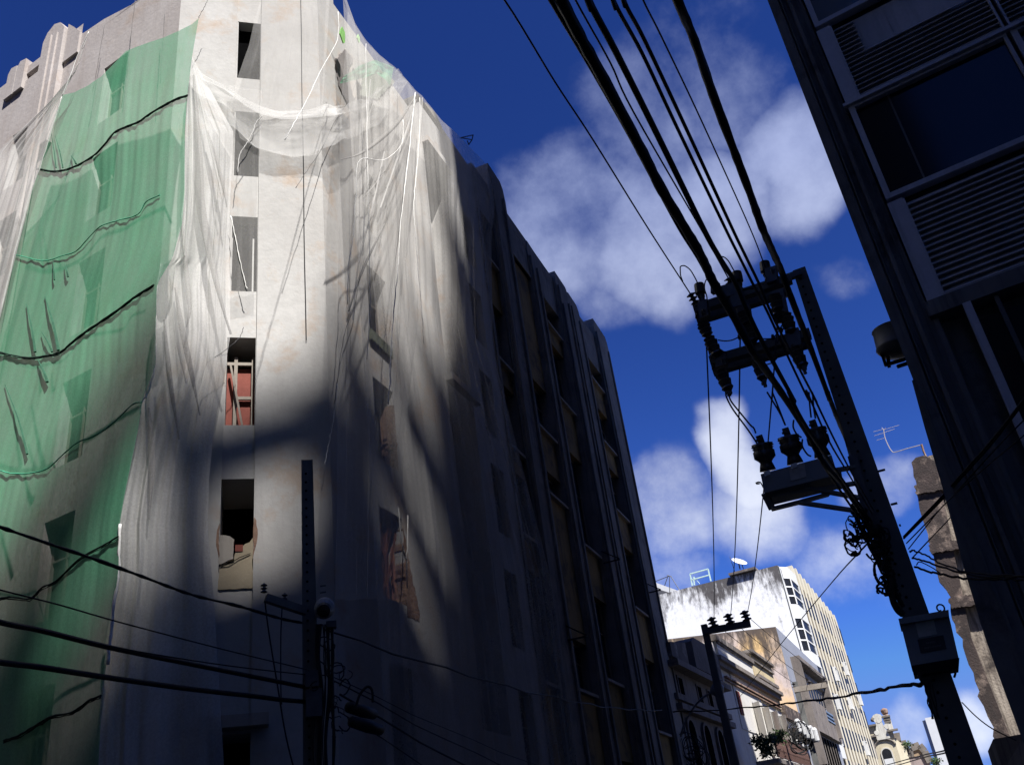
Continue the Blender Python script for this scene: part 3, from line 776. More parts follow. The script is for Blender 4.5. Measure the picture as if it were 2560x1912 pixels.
for pts, a, b in (([(1039, 250), (1012, 340), (985, 420), (950, 520)], .03, .08), ([(1055, 245), (1052, 300), (1046, 380), (1038, 470)], .03, .06),
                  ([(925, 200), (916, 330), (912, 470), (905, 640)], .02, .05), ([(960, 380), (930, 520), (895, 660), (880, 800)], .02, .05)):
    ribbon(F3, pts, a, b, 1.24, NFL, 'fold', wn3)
# cords
cordm = flat('white_cord', (.82, .80, .76), .8)
def cord(pl, pts, r, n, label, mat=None):
    p = MB(); p.tube([v + Vector((rnd.uniform(-.01, .01), 0, 0)) for v in smooth_poly(pxs(pl, pts, n), 6)], r * .55, 5, jit=.25)
    return one(p, 'cord', mat or cordm, label, 'cord', smooth=True)
cord(F3, [(1038, 232), (1027, 340), (1014, 450), (1003, 545), (997, 640), (988, 740), (978, 860), (975, 950), (970, 1010)], .022, 1.35, 'thick white cord running straight down the sunlit side net')
cord(F3, [(1008, 300), (1004, 360), (960, 400), (900, 400), (890, 480), (884, 580), (872, 660), (868, 760)], .014, 1.35, 'white cord looping under the sagging net band and down')
cord(F3, [(1050, 245), (1048, 340), (1040, 440), (1035, 520), (1044, 650), (1054, 770), (1060, 860)], .016, 1.35, 'crooked white cord right of the thick straight one')
cord(F3, [(915, 110), (916, 250), (918, 380), (921, 480), (923, 620), (925, 760), (918, 900)], .012, 1.35, 'thin white cord hanging below the torn lime scraps')
cord(F3, [(846, 30), (843, 100), (800, 180), (772, 240), (740, 300), (712, 350)], .014, 1.0, 'white cord slanting down left from the roof net')
cord(F1, [(223, 80), (205, 115), (190, 150), (172, 200), (154, 242)], .018, 1.05, 'short white cord tying the green net to the left parapet')
cord(F1, [(154, 242), (128, 330), (100, 420), (76, 482), (40, 620), (0, 788)], .02, .85, 'pale cord edging the left side of the green net')
cord(F2, [(655, 290), (640, 308), (630, 335), (615, 362), (603, 380), (598, 396), (594, 435)], .022, .40, 'twisted white cord across the second window opening', M['jamb'])
cord(F2, [(577, 540), (590, 600), (600, 650), (612, 705), (618, 722)], .018, .25, 'pale rag cord hanging in the third window opening')
cord(F2, [(609, 818), (600, 842), (580, 862), (550, 885), (520, 905), (508, 930), (503, 958)], .012, .42, 'cord drawn across the red boarded window and away left', M['steel'])
cord(F2, [(402, 660), (394, 720), (390, 800), (388, 900), (372, 975), (358, 1000), (352, 1010), (350, 1035)], .02, .82, 'white gathered hem cord beside the green net')
cord(F2, [(300, 1310), (298, 1380), (296, 1440), (284, 1520), (276, 1590), (270, 1660)], .05, .85, 'bright rolled hem of the lower white net beside the green net')
cord(F2, [(843, 960), (838, 1020), (828, 1080), (818, 1130), (812, 1160)], .014, .30, 'short white cord beside the near concrete pole', None)
drk = flat('dark_cord', (.10, .095, .09), .8)
cord(F2, [(520, 0), (510, 20), (500, 38), (497, 46)], .012, .7, 'dark tie rope at the top right corner of the green net', drk)
cord(F3, [(897, 190), (870, 255), (840, 300), (800, 380), (772, 420), (740, 470)], .012, .25, 'dark rope slanting behind the net band', drk)
cord(F3, [(920, 580), (900, 680), (888, 760), (862, 830), (846, 930), (836, 1010)], .013, .25, 'dark cord drooping over the side front', drk)
for k, (x0, x1) in enumerate(((338, 318), (412, 400), (262, 232))):
    cord(F1, [(x0, 0 + 30 * k), ((x0 + x1) / 2, 90 + 30 * k), (x1, 190 + 20 * k)], .010, .3, ('dark rope above the green net on the left front', 'thin dark rope nearest the corner on the left front', 'dark rope falling from the stepped parapet pier')[k], drk)

# ---------------------------------------------------------------- near concrete pole (left)
def ipole(name, base, top_h, w0, w1, ax, label, group='utility poles', holes=True):
    """double-T concrete pole: web with flanges and a row of holes"""
    t = thing(name, label, 'utility pole', (base[0], base[1], 0), group)
    a = Vector((math.cos(ax), math.sin(ax), 0)); b = Vector((-a.y, a.x, 0)); o = Vector((base[0], base[1], 0))
    mb = MB()
    for s_ in (-1, 1):
        c0 = o + b * s_ * w0 * .30; c1 = o + b * s_ * w1 * .30 + Vector((0, 0, top_h))
        mb.hexa([c0 - a * w0 / 2 - b * w0 * .12, c0 + a * w0 / 2 - b * w0 * .12, c0 + a * w0 / 2 + b * w0 * .12, c0 - a * w0 / 2 + b * w0 * .12],
                [c1 - a * w1 / 2 - b * w1 * .12, c1 + a * w1 / 2 - b * w1 * .12, c1 + a * w1 / 2 + b * w1 * .12, c1 - a * w1 / 2 + b * w1 * .12])
    mb.hexa([o - a * w0 * .22 - b * w0 * .3, o + a * w0 * .22 - b * w0 * .3, o + a * w0 * .22 + b * w0 * .3, o - a * w0 * .22 + b * w0 * .3],
            [q + Vector((0, 0, top_h - .05)) for q in (o - a * w1 * .22 - b * w1 * .3, o + a * w1 * .22 - b * w1 * .3, o + a * w1 * .22 + b * w1 * .3, o - a * w1 * .22 + b * w1 * .3)])
    sh = mb.build('shaft', M['concrete'], t)
    if holes:
        h = MB(); z = 1.0
        while z < top_h - .15:
            w = w0 + (w1 - w0) * z / top_h
            c = o - b * w * .425 + Vector((0, 0, z)) - a * w * .12
            h.lathe(c, c - b * .006, [(0, .02), (1, .02)], 8); z += .16
        h.build('bolt_hole', M['void'], sh)
    return t, a, b, o
LP = at(773, 1500, 15.0)
lp, la, lb, lo = ipole('utility_pole', (LP.x, LP.y), .4685 * 15 + EYE, .29, .195, R(14.3), 'dark near concrete pole before the netted corner, with one short arm to its left')
PA = PL((LP.x, LP.y), -62.0)   # plane across the cross arm
def insul(p, q, n, r, seg=12):
    prof = [(0, r * .35)]
    for k in range(n):
        t0 = k / n; prof += [(t0 + .05 / n, r * .4), (t0 + .35 / n, r), (t0 + .55 / n, r * .9), (t0 + .75 / n, r * .4)]
    prof += [(1, r * .3)]
    m = MB(); m.lathe(p, q, prof, seg); return m
p = MB(); p.bar(at(765, 1528, 14.8), at(664, 1494, 14.6), .11, .12); p.build('cross_arm', M['concrete'], lp)
insul(at(660, 1482, 14.6), at(660, 1458, 14.6), 3, .055).build('insulator', M['porcelain'], lp)
insul(at(711, 1500, 14.7), at(712, 1482, 14.7), 2, .05).build('insulator', M['porcelain'], lp)
p = MB(); p.lathe(at(812, 1512, 14.75), at(810, 1524, 14.4), [(0, .08), (.3, .15), (.8, .16), (1, .12)], 18)
p.tube([at(790, 1540, 14.9), at(805, 1530, 14.7), at(812, 1518, 14.7)], .03, 6)
lamp = p.build('lamp_head', M['greybox'], lp)
p = MB(); p.lathe(at(810, 1524, 14.4), at(809, 1528, 14.33), [(0, .115), (.6, .10), (1, .04)], 18); p.build('lens', M['glass'], lamp)
p = MB()
for (x, y, x2, y2) in ((800, 1465, 815, 1463), (800, 1482, 815, 1479)): p.bar(at(x, y, 14.9), at(x2, y2, 14.9), .02, .02)
p.build('step_bolt', M['steel'], lp)
p = MB(); p.obox(at(780, 1700, 14.8), lb * .14, la * .10, Vector((0, 0, .12))); p.obox(at(785, 1760, 14.8), lb * .16, la * .12, Vector((0, 0, .2)))
p.obox(at(828, 1562, 14.8), la * .08, lb * .08, Vector((0, 0, .05)))
p.build('bracket', M['steel'], lp)
def wirefrom(pts, r, seg=6, n=5, jit=0.0, tw=0.0):
    q = smooth_poly(pts, n)
    if tw: q = [v + Vector((rnd.uniform(-tw, tw), rnd.uniform(-tw, tw), rnd.uniform(-tw, tw))) for v in q]
    m = MB(); m.tube(q, r, seg, jit=jit); return m
# tangle of cable round the near pole
tg = MB()
def clutter(mb, centers, nl, rad, wr, seed):
    rr = random.Random(seed)
    for k in range(nl):
        c = centers[rr.randrange(len(centers))] + Vector((rr.uniform(-.1, .1), rr.uniform(-.1, .1), rr.uniform(-.15, .15)))
        r1 = rad * rr.uniform(.4, 1.2); r2 = r1 * rr.uniform(.5, 1.6); a0 = rr.uniform(0, 6.28); n = 12
        ex = Vector((rr.uniform(.5, 1), rr.uniform(-.4, .4), rr.uniform(-.3, .3))).normalized(); ez = Vector((rr.uniform(-.3, .3), 0, 1)).normalized()
        arc = rr.uniform(3.5, 6.3)
        mb.tube([c + ex * r1 * math.cos(a0 + arc * i / n) + ez * r2 * math.sin(a0 + arc * i / n) + Vector((rr.uniform(-.01, .01),) * 3) for i in range(n + 1)], wr * rr.uniform(.6, 1.5), 5)
clutter(tg, [at(830, 1600, 14.7), at(800, 1690, 14.7), at(850, 1690, 14.7), at(830, 1770, 14.7), at(850, 1820, 14.7), at(790, 1740, 14.6)], 18, .12, .008, 4)
for k in range(9):
    x = 792 + k * 5
    tg.tube(smooth_poly([at(x, 1560, 14.8), at(x + rnd.uniform(-6, 8), 1640, 14.75), at(x + rnd.uniform(-4, 10), 1730, 14.75), at(x + rnd.uniform(-12, 16), 1850, 14.75), at(x, 1980, 14.8)], 4), rnd.uniform(.008, .022), 5)
one(tg, 'cable_tangle', M['black'], 'tangle of black cables wound round the near left concrete pole', 'cables')
# spans left of the near pole; they run along the street, over the camera's left
SP = 202.0
def span(attach, az, pts, r, label, seg=6, jit=0, tw=0, group=None, nm='overhead_cable', first=True):
    pl = PL((attach.x, attach.y), az)
    q = ([attach] if first else []) + [pl.px(x, y) for x, y in pts]
    e = q[-1]; dd = (q[-1] - q[-2]); dd.z = 0; dd.normalize()
    df = (q[-1] - q[-2]).normalized(); e = e + df * 3.0
    q += [e, e + (df + dd) * 4, e + (df + dd) * 4 + dd * 14 + Vector((0, 0, .6))]      # on to the next pole behind the viewer
    m = wirefrom(q, r, seg, 6, jit, tw)
    return one(m, nm, M['black'], label, 'cable', group, smooth=True)
lpx = lambda x, y: (x / 3.442, 1432 + y / 3.442)
span(at(754, 1556, 14.9), SP, [(700, 1545), (599, 1515), (480, 1486), (354, 1440), (250, 1402), (120, 1358), (0, 1317), (-90, 1285), (-300, 1190)], .021, 'wavy black cable leaving the near pole highest to the left', jit=.3)
span(at(792, 1679, 14.9), SP, [(560, 1623), (300, 1555), (150, 1512), (0, 1474), (-300, 1395)], .009, 'thin straight wire crossing the lower left of the green net')
span(at(760, 1716, 14.9), SP, [(640, 1692), (480, 1660), (270, 1617), (100, 1575), (0, 1555), (-300, 1480)], .032, 'thick black cable crossing the lower left, upper of two')
span(at(790, 1688, 14.9), SP, [(640, 1672), (480, 1650), (270, 1614), (100, 1573), (0, 1552), (-300, 1476)], .009, 'thin wire lying just above the thick lower left cable')
span(at(760, 1753, 14.9), SP, [(700, 1748), (640, 1740), (480, 1722), (270, 1693), (100, 1667), (0, 1655), (-300, 1612)], .034, 'thickest black cable crossing the lower left corner')
p = MB(); p.tube(smooth_poly([at(662, 1500, 14.6), at(672, 1580, 14.6), at(695, 1720, 14.6), at(715, 1840, 14.7), at(745, 1960, 14.8)], 5), .012, 5)
p.tube(smooth_poly([at(705, 1520, 14.7), at(702, 1590, 14.7), at(702, 1720, 14.6), at(704, 1760, 14.6)], 5), .010, 5)
one(p, 'service_drop', M['black'], 'two thin wires dropping from the near pole\'s short cross arm', 'cable')
# right of the near pole along the side front
FR = PL((LP.x + .1, LP.y), 20.0)
rpx = lambda x, y: (560 + x / 3.442, 1432 + y / 3.442)
def span2(st, az, pts, r, label, **k): return span(st, az, pts, r, label, **k)
E1 = F3.P(28.2, 4.6, 1.0)
def catenary(a, b, sag, r, n=22, jit=0.0, seg=5, tw=0):
    pts = [a.lerp(b, k / n) - Vector((0, 0, sag * 4 * (k / n) * (1 - k / n))) for k in range(n + 1)]
    if tw: pts = [v + Vector((0, 0, tw * math.sin(i * 2.1) + rnd.uniform(-tw, tw) * .5)) for i, v in enumerate(pts)]
    m = MB(); m.tube(pts, r, seg, jit=jit); return m
FE = F3.px(1655, 1775, .4)
one(catenary(at(812, 1575, 15.0), FE, .35, .018, jit=.2, tw=.03), 'overhead_cable', M['black'], 'single black cable from the near pole along the netted side front', 'cable', smooth=True)
FE2 = F3.P(28.0, 2.6, .5)
for k, (x, y, sg, r, lab) in enumerate(((830, 1690, .6, .008, 'uppermost thin wire of the low bundle right of the near pole'), (835, 1700, .9, .012, 'second wire of the low bundle right of the near pole'),
                                         (850, 1735, 1.2, .018, 'thick sagging cable of the low bundle right of the near pole'), (850, 1780, 1.5, .010, 'lowest sagging wire right of the near pole'))):
    one(catenary(at(x, y, 15.0), FE2 + Vector((0, 0, -.15 * k)), sg, r, tw=.02), 'overhead_cable', M['black'], lab, 'cable', smooth=True)
for k, (x, y, x2, y2, lab) in enumerate(((868, 1766, 938, 1785, 'upper black cable splice case hanging right of the near pole'), (875, 1802, 955, 1825, 'lower black cable splice case hanging right of the near pole'))):
    p = MB(); a, b = at(x, y, 15.2), at(x2, y2, 15.8); p.lathe(a, b, [(0, .03), (.05, .085), (.5, .10), (.95, .085), (1, .03)], 14)
    one(p, 'splice_case', M['black'], lab, 'splice case', 'cable splice cases', smooth=True)
one(wirefrom([at(890, 1765, 15.1), at(900, 1735, 15.1), at(918, 1716, 15.1), at(930, 1725, 15.1), at(932, 1755, 15.1)], .022), 'cable_loop', M['black'], 'black loop of cable above the splice cases', 'cable')
# ---------------------------------------------------------------- big pole on the right
BPX, BPY = 14 * math.sin(R(21.28)), 14 * math.cos(R(21.28))
bp, ba, bb, bo = ipole('utility_pole', (BPX, BPY), .612 * 14 + EYE, .45, .21, R(-22), 'tall dark concrete utility pole on the right carrying two double cross arms')
b6 = lambda x, y, d=13.9: at(1660 + x / 4.5896, 640 + y / 4.5896, d)
b7 = lambda x, y, d=13.9: at(1800 + x / 4.5896, 980 + y / 4.5896, d)
ARM = PL((BPX, BPY), 115.0)      # rough heading of the arms, across the street
for (a0, a1, c0, c1) in (((345, 625), (1460, 260), (375, 735), (1450, 395)), ((530, 1215), (1680, 890), (560, 1320), (1690, 985))):
    p = MB(); th = .15
    p.bar(b6(*a0, 13.75), b6(*a1, 13.75), .15, th); p.bar(b6(*c0, 14.1), b6(*c1, 14.1), .15, th)
    p.build('cross_arm', M['concrete'], bp)
for (x, y) in ((370, 680), (1400, 330), (560, 1270), (900, 500)):
    p = MB(); p.tube([b6(x, y - 30, 13.7), b6(x, y + 30, 14.2)], .02, 6); p.build('arm_bolt', M['steel'], bp)
p = MB(); p.bar(b6(1455, 235, 13.9), b6(1575, 195, 13.9), .1, .1); p.build('end_plate', M['steel'], bp)
def body(pts, prof, mat, name, d=13.6, ns=1):
    m = MB(); m.lathe(b6(*pts[0], d), b6(*pts[1], d), prof, 12); return m.build(name, mat, bp)
# lightning arresters standing on the upper arm
for (x, y) in ((400, 320), (830, 185), (1150, 70)):
    t = MB(); t.lathe(b6(x, y, 13.7), b6(x + 22, y + 120, 13.7), [(0, .04), (.06, .085), (.5, .09), (.92, .09), (1, .05)], 12)
    t.lathe(b6(x + 22, y + 120, 13.7), b6(x + 55, y + 235, 13.7), [(0, .05), (.2, .065), (.5, .045), (.7, .06), (1, .03)], 12)
    t.build('arrester', M['porcelain'], bp)
# dead-end insulators pulling the three bare conductors
for (x, y, x2, y2) in ((300, 430, 400, 600), (735, 250, 800, 400), (1170, 150, 1290, 310)):
    insul(b6(x, y, 13.65), b6(x2, y2, 13.75), 4, .085).build('insulator', M['porcelain'], bp)
# clamps and plates where cables cross the upper arm
for (x, y, w, h) in ((590, 370, .07, .09), (740, 420, .14, .12), (850, 500, .13, .17), (930, 680, .12, .16), (1240, 230, .11, .14), (1330, 540, .12, .22), (460, 620, .09, .16), (1490, 960, .13, .16), (660, 1200, .10, .12)):
    p = MB(); c = b6(x, y, 13.65); p.obox(c, Vector((w * .8, -.03, 0)), Vector((.03, w * .6, .0)), Vector((.02, 0, h)))
    for _ in range(3): p.obox(c + Vector((rnd.uniform(-w, w), rnd.uniform(-.05, .05), rnd.uniform(-h, h))), Vector((.035, .01, 0)), Vector((0, .05, .02)), Vector((0, -.01, .04)))
    p.build('clamp', M['steel'], bp)
# switch blades and fuse holders between and below the arms
for pts in (((440, 760), (510, 930)), ((510, 930), (620, 1160)), ((640, 1300), (750, 1560)), ((890, 640), (960, 800)), ((960, 800), (1030, 1010)), ((1060, 1150), (1150, 1440)),
            ((1260, 440), (1320, 640)), ((1390, 660), (1470, 900)), ((1490, 1040), (1610, 1300)), ((1290, 650), (1370, 760))):
    t = MB(); a, b = b6(*pts[0], 13.55), b6(*pts[1], 13.6)
    t.lathe(a, b, [(0, .05), (.06, .10), (.2, .08), (.25, .115), (.45, .09), (.5, .11), (.75, .085), (.82, .10), (1, .035)], 12)
    t.build('fuse_holder', M['porcelain'], bp)
for pts in (((1150, 1440), (1165, 1500)), ((750, 1560), (755, 1600)), ((1600, 1290), (1625, 1350))):
    t = MB(); t.tube([b6(*pts[0], 13.55), b6(*pts[1], 13.55)], .03, 6)
    for _ in range(4): t.obox(b6(pts[0][0] + rnd.uniform(-15, 15), pts[0][1] + rnd.uniform(-20, 30), 13.55), Vector((.03, 0, 0)), Vector((0, .03, 0)), Vector((0, 0, .02)))
    t.build('terminal', M['steel'], bp)
# thin jumpers
for pts in ([(185, 130), (200, 115), (240, 115), (300, 160), (350, 240), (385, 310)], [(185, 130), (190, 220), (215, 290)], [(640, 5), (690, 15), (740, 60), (780, 130), (810, 180)], [(520, 235), (475, 290), (465, 370), (490, 460), (498, 540)],
            [(620, 965), (700, 975), (780, 965), (860, 930), (920, 905)], [(1030, 915), (1090, 945), (1160, 950), (1250, 940), (1310, 870), (1350, 830)], [(525, 1030), (515, 1090), (540, 1170)], [(630, 1060), (720, 1120)],
            [(1165, 1250), (1240, 1225), (1290, 1180), (1310, 1145)], [(1380, 700), (1350, 800), (1300, 850)], [(1385, 740), (1390, 800), (1350, 870), (1300, 1000)], [(1130, 330), (1165, 300), (1175, 250)], [(900, 380), (960, 375), (1060, 365)], [(890, 400), (980, 380), (1080, 370)],
            [(1300, 760), (1290, 900), (1250, 1500), (1240, 1652)]):
    jm = MB(); jm.tube(smooth_poly([b6(x, y, 13.5) for x, y in pts], 5), .011, 5); jm.build('jumper', M['black'], bp)
for (x, y) in ((865, 935), (1250, 935), (1345, 850), (1290, 760)): jm = MB(); jm.lathe(b6(x - 20, y, 13.5), b6(x + 20, y - 8, 13.5), [(0, .02), (.2, .05), (.8, .05), (1, .02)], 8); jm.build('connector', M['black'], bp)
# switch tank with three bushings on its bracket
sw = thing('recloser', 'grey switchgear tank with three black bushings bracketed to the tall right pole', 'switchgear', tuple(b7(900, 900, 13.6)))
def b7f(x, y, d=13.5): return b7(x, y, d)
# tank front face corners (pixels) and depth going back along the street
dv = Vector((SD.x, SD.y, 0)) * .62
tl, tr, brr, bl_ = b7f(465, 940), b7f(1280, 722), b7f(1310, 960), b7f(510, 1160)
p = MB()
dn = Vector((0, 0, -.05))
p.hexa([tl, tr, brr, bl_], [q + dv for q in (tl, tr, brr, bl_)])
tank = p.build('tank', M['greybox'], sw)
p = MB(); p.hexa([bl_.lerp(tl, .14) - SD * .02, brr.lerp(tr, .14) - SD * .02, brr - SD * .02, bl_ - SD * .02], [q + SD * .017 for q in (bl_.lerp(tl, .14) - SD * .02, brr.lerp(tr, .14) - SD * .02, brr - SD * .02, bl_ - SD * .02)])
p.build('lip', M['greybox'], tank)
pl_ = [tl.lerp(tr, .40), tl.lerp(tr, .62), bl_.lerp(brr, .66), bl_.lerp(brr, .46)]
q_ = [tl.lerp(tr, .40).lerp(bl_.lerp(brr, .40), .08), tl.lerp(tr, .62).lerp(bl_.lerp(brr, .62), .05), tl.lerp(tr, .62).lerp(bl_.lerp(brr, .62), .72), tl.lerp(tr, .40).lerp(bl_.lerp(brr, .40), .75)]
p = MB(); p.hexa([v - SD * .012 for v in q_], [v - SD * .002 for v in q_]); p.build('plate', flat('warm_grey_plate', (.36, .34, .31), .6), tank)
p = MB()
for (x, y) in ((540, 930), (850, 845), (1180, 745)):
    c = b7f(x, y, 13.46); p.obox(c, Vector((.045, 0, .01)), Vector((0, .01, 0)), Vector((0, 0, .035)))
p.build('white_tag', flat('pale_tag', (.6, .6, .58), .6), tank)
for (x, y, x2, y2) in ((480, 590, 550, 900), (780, 505, 865, 820), (1090, 415, 1180, 740)):
    p = MB(); p.lathe(b7f(x, y, 13.6), b7f(x2, y2, 13.7), [(0, .10), (.02, .165), (.08, .16), (.10, .175), (.15, .14), (.18, .165), (.24, .14), (.3, .165), (.42, .165), (.52, .165), (.62, .115), (.7, .09), (.85, .11), (1, .125)], 16)
    bu = p.build('bushing', M['porcelain'], sw, True)
    q = MB(); q.bar(b7f(x, y, 13.6), b7f(x - 35, y - 95, 13.55), .10, .03); q.bar(b7f(x - 18, y - 50, 13.55), b7f(x - 68, y - 30, 13.55), .05, .02); q.build('terminal', M['steel'], bu)
p = MB()
for (a, b) in (((600, 1340), (905, 1265)), ((905, 1265), (1690, 1380)), ((510, 1160), (600, 1340)), ((1300, 900), (1560, 860)), ((880, 1080), (1620, 1215)), ((600, 1200), (1590, 1040)), ((905, 1265), (1250, 1170)), ((1345, 900), (1385, 1110))):
    p.bar(b7f(*a, 13.7), b7f(*b, 13.85), .10, .045)
p.build('support_frame', M['greybox'], sw)
p = MB(); p.tube([b7f(500, 1100), b7f(480, 1060), b7f(465, 1035)], .010, 5); p.tube([b7f(465, 1035), b7f(440, 1030), b7f(410, 1042), b7f(420, 1052), b7f(455, 1048)], .012, 5); p.build('pull_ring', flat('dull_brass', (.35, .25, .15), .5), sw)
p = MB(); p.obox(b7(1640, 1180, 13.85), Vector((.06, -.03, 0)), Vector((.02, .06, 0)), Vector((0.03, 0, .62))); p.build('channel', M['steel'], bp)
p = MB()
for (x, y, x2, y2) in ((1810, 910, 1895, 888), (1960, 1290, 2035, 1272), (2055, 1530, 2075, 1524)): p.tube([b7(x, y), b7(x2, y2)], .018, 6)
p.build('step_bolt', M['steel'], bp)
# leads from the fuse gear down to the bushings
for pts in ([(65, 0), (75, 60), (150, 200), (320, 430), (430, 595)], [(100, 30), (130, 110), (250, 260), (350, 380), (385, 410), (410, 470)], [(540, 0), (680, 230), (745, 370)], [(600, 0), (660, 150), (750, 380)],
            [(1020, 0), (1030, 150), (1045, 290)], [(1060, 0), (1075, 180), (1095, 300)], [(845, 320), (840, 400), (880, 480), (935, 520)], [(945, 540), (945, 620), (1000, 710), (1045, 735)]):
    ld = MB(); ld.tube(smooth_poly([b7(x, y, 13.5) for x, y in pts], 5), .014, 5); ld.build('lead', M['black'], sw)
# control cabinet lower on the pole
b8 = lambda x, y, d=13.6: at(2080 + x / 3.227, 1400 + y / 3.227, d)
cab = thing('control_cabinet', 'dark grey control cabinet with pale and black stickers strapped low on the tall right pole', 'cabinet', tuple(b8(780, 860)))
c4 = [b8(550, 500), b8(940, 430), b8(1025, 800), b8(640, 860)]
p = MB(); p.hexa(c4, [q + SD * .40 for q in c4]); cbx = p.build('housing', M['greybox'], cab)
p = MB(); t4 = [b8(535, 470, 13.5), b8(940, 398, 13.5), b8(945, 450, 13.5), b8(545, 515, 13.5)]; p.hexa(t4, [q + SD * .55 for q in t4]); p.build('lid', M['greybox'], cab)
p = MB(); t4 = [b8(640, 850, 13.55), b8(1028, 785, 13.55), b8(1022, 868, 13.6), b8(660, 925, 13.6)]; p.hexa(t4, [q + SD * .40 for q in t4]); p.build('base_tray', M['black'], cab)
def sticker(q, mat, nm, par):
    p = MB(); p.hexa([v - SD * .012 for v in q], [v - SD * .001 for v in q]); return p.build(nm, mat, par)
def onface(u, v): return c4[0].lerp(c4[1], u).lerp(c4[3].lerp(c4[2], u), v)
sticker([onface(.30, .06), onface(.68, .06), onface(.68, .40), onface(.30, .40)], flat('pale_sticker', (.42, .43, .42), .6), 'pale_sticker', cbx)
sticker([onface(.26, .44), onface(.80, .44), onface(.80, .74), onface(.26, .74)], flat('black_sticker', (.03, .03, .035), .5), 'black_sticker', cbx)
p = MB()
for (v0, a0, a1) in ((.53, .42, .62), (.63, .36, .70)):
    k = a0
    while k < a1:
        w_ = rnd.uniform(.012, .03); q = [onface(k, v0), onface(k + w_, v0), onface(k + w_, v0 + .035), onface(k, v0 + .035)]
        p.hexa([v - SD * .016 for v in q], [v - SD * .013 for v in q]); k += w_ + .012
p.build('faint_text', flat('faint_letters', (.10, .10, .10), .6), cbx)
p = MB(); c = b8(877, 385, 13.7); p.tube([c + Vector((.05 * math.cos(a), 0, .05 * math.sin(a))) for a in [k * math.pi / 6 for k in range(13)]], .012, 5); p.tube([b8(875, 400, 13.7), b8(880, 425, 13.7)], .012, 5); p.build('lifting_eye', M['steel'], cab)
p = MB(); p.tube(smooth_poly([b8(705, 900), b8(715, 950), b8(745, 990), b8(770, 1010)], 5), .03, 6); p.build('conduit', M['black'], cab); p = MB(); p.tube(smooth_poly([b8(985, 880), b8(995, 910), b8(985, 945)], 5), .015, 6); p.build('conduit', M['black'], cab)
# cable tangle on the big pole
tg = MB(); bcz = lambda x, y, d=13.65: at(2130 + x / 6.61, 1250 + y / 6.61, d)
clutter(tg, [bcz(100, 350), bcz(60, 620), bcz(180, 500), bcz(380, 550), bcz(420, 700), bcz(430, 950), bcz(520, 900), bcz(500, 1150), bcz(540, 1260), bcz(620, 1400)], 60, .09, .012, 9)
for pts in ([(0, 60), (130, 250), (260, 480), (340, 620)], [(0, 200), (150, 420), (300, 640)], [(60, 300), (170, 520), (330, 800), (560, 1100), (640, 1290)], [(100, 320), (260, 700), (400, 980), (560, 1190), (650, 1300)],
            [(190, 520), (300, 760), (440, 960), (600, 1160)], [(400, 850), (540, 1100), (640, 1280)], [(550, 900), (560, 1060), (640, 1250)], [(400, 1020), (370, 1080), (380, 1230), (440, 1350), (530, 1400), (610, 1405)],
            [(550, 1340), (570, 1450), (610, 1510), (630, 1450), (600, 1350)], [(640, 1280), (660, 1480), (665, 1700)], [(690, 1470), (760, 1600), (850, 1760)]):
    tg.tube(smooth_poly([bcz(*q_) for q_ in pts], 5), rnd.uniform(.012, .026), 5, jit=.2)
for (x, y, w, h) in ((380, 500, .16, .22), (400, 720, .14, .20), (60, 640, .14, .06), (180, 440, .10, .08), (270, 560, .05, .05), (520, 1270, .07, .08), (470, 860, .12, .10)):
    tg.lathe(bcz(x, y - h * 400), bcz(x + 30, y + h * 400), [(0, w * .3), (.1, w * .55), (.5, w * .65), (.9, w * .55), (1, w * .3)], 9)
tg.tube(smooth_poly([at(2133 + k * 1.5, 1380 + k * 2, 13.6) for k in range(4)], 3), .05, 7)
q_ = smooth_poly([b8(490, 150), b8(480, 240), b8(495, 330), b8(530, 400), b8(575, 440)], 6); tg.tube(q_, .045, 8)
for k in range(7):
    x = 745 + k * 10
    tg.tube(smooth_poly([b8(x, 960), b8(x + rnd.uniform(-10, 25), 1060), b8(x + rnd.uniform(0, 50), 1150), b8(x + 40 + rnd.uniform(-20, 40), 1280)], 5), .009, 5)
one(tg, 'cable_tangle', M['black'], 'thick tangle of black cables and joints on the left of the tall right pole', 'cables')
rx = lambda x, y, d=13.9: at(2100 + x / 3.591, 1100 + y / 3.591, d)
# overhead spans to the upper left; they follow the street over the camera
zw = lambda x, y: (1240 + x / 2.899, y / 2.899)
w6 = lambda x, y: (1660 + x / 4.5896, 640 + y / 4.5896)
w7 = lambda x, y: (1800 + x / 4.5896, 980 + y / 4.5896)
span(b6(300, 430, 13.65), 202.0, [zw(1100, 1652), zw(700, 1010), zw(430, 600), zw(60, 0), (1130, -160)], .011, 'thin bare conductor, leftmost of the wires crossing the sky')
span(b6(735, 250, 13.65), 202.0, [zw(1480, 1652), zw(1000, 820), zw(830, 460), zw(575, 0), (1360, -160)], .011, 'thin bare conductor beside the thick twin cables in the sky')
span(b6(1170, 150, 13.65), 202.0, [zw(1840, 1652), zw(1500, 900), zw(1200, 270), zw(1065, 0), (1540, -160)], .010, 'thin bare conductor just left of the thick rightmost cable')
TB = b7(1690, 1480, 13.75)
span(TB, 203.5, [w7(1400, 1060), w7(1200, 830), w7(1010, 480), w7(700, 0), w6(1180, 1320), w6(1010, 1080), w6(770, 640), w6(560, 290), w6(430, 0), zw(1370, 1652), zw(1210, 1390), zw(1060, 1100), zw(820, 650), zw(600, 250), zw(470, 0), (1330, -130)], .030, 'thick black cable, right one of the touching pair in the sky', jit=.1)
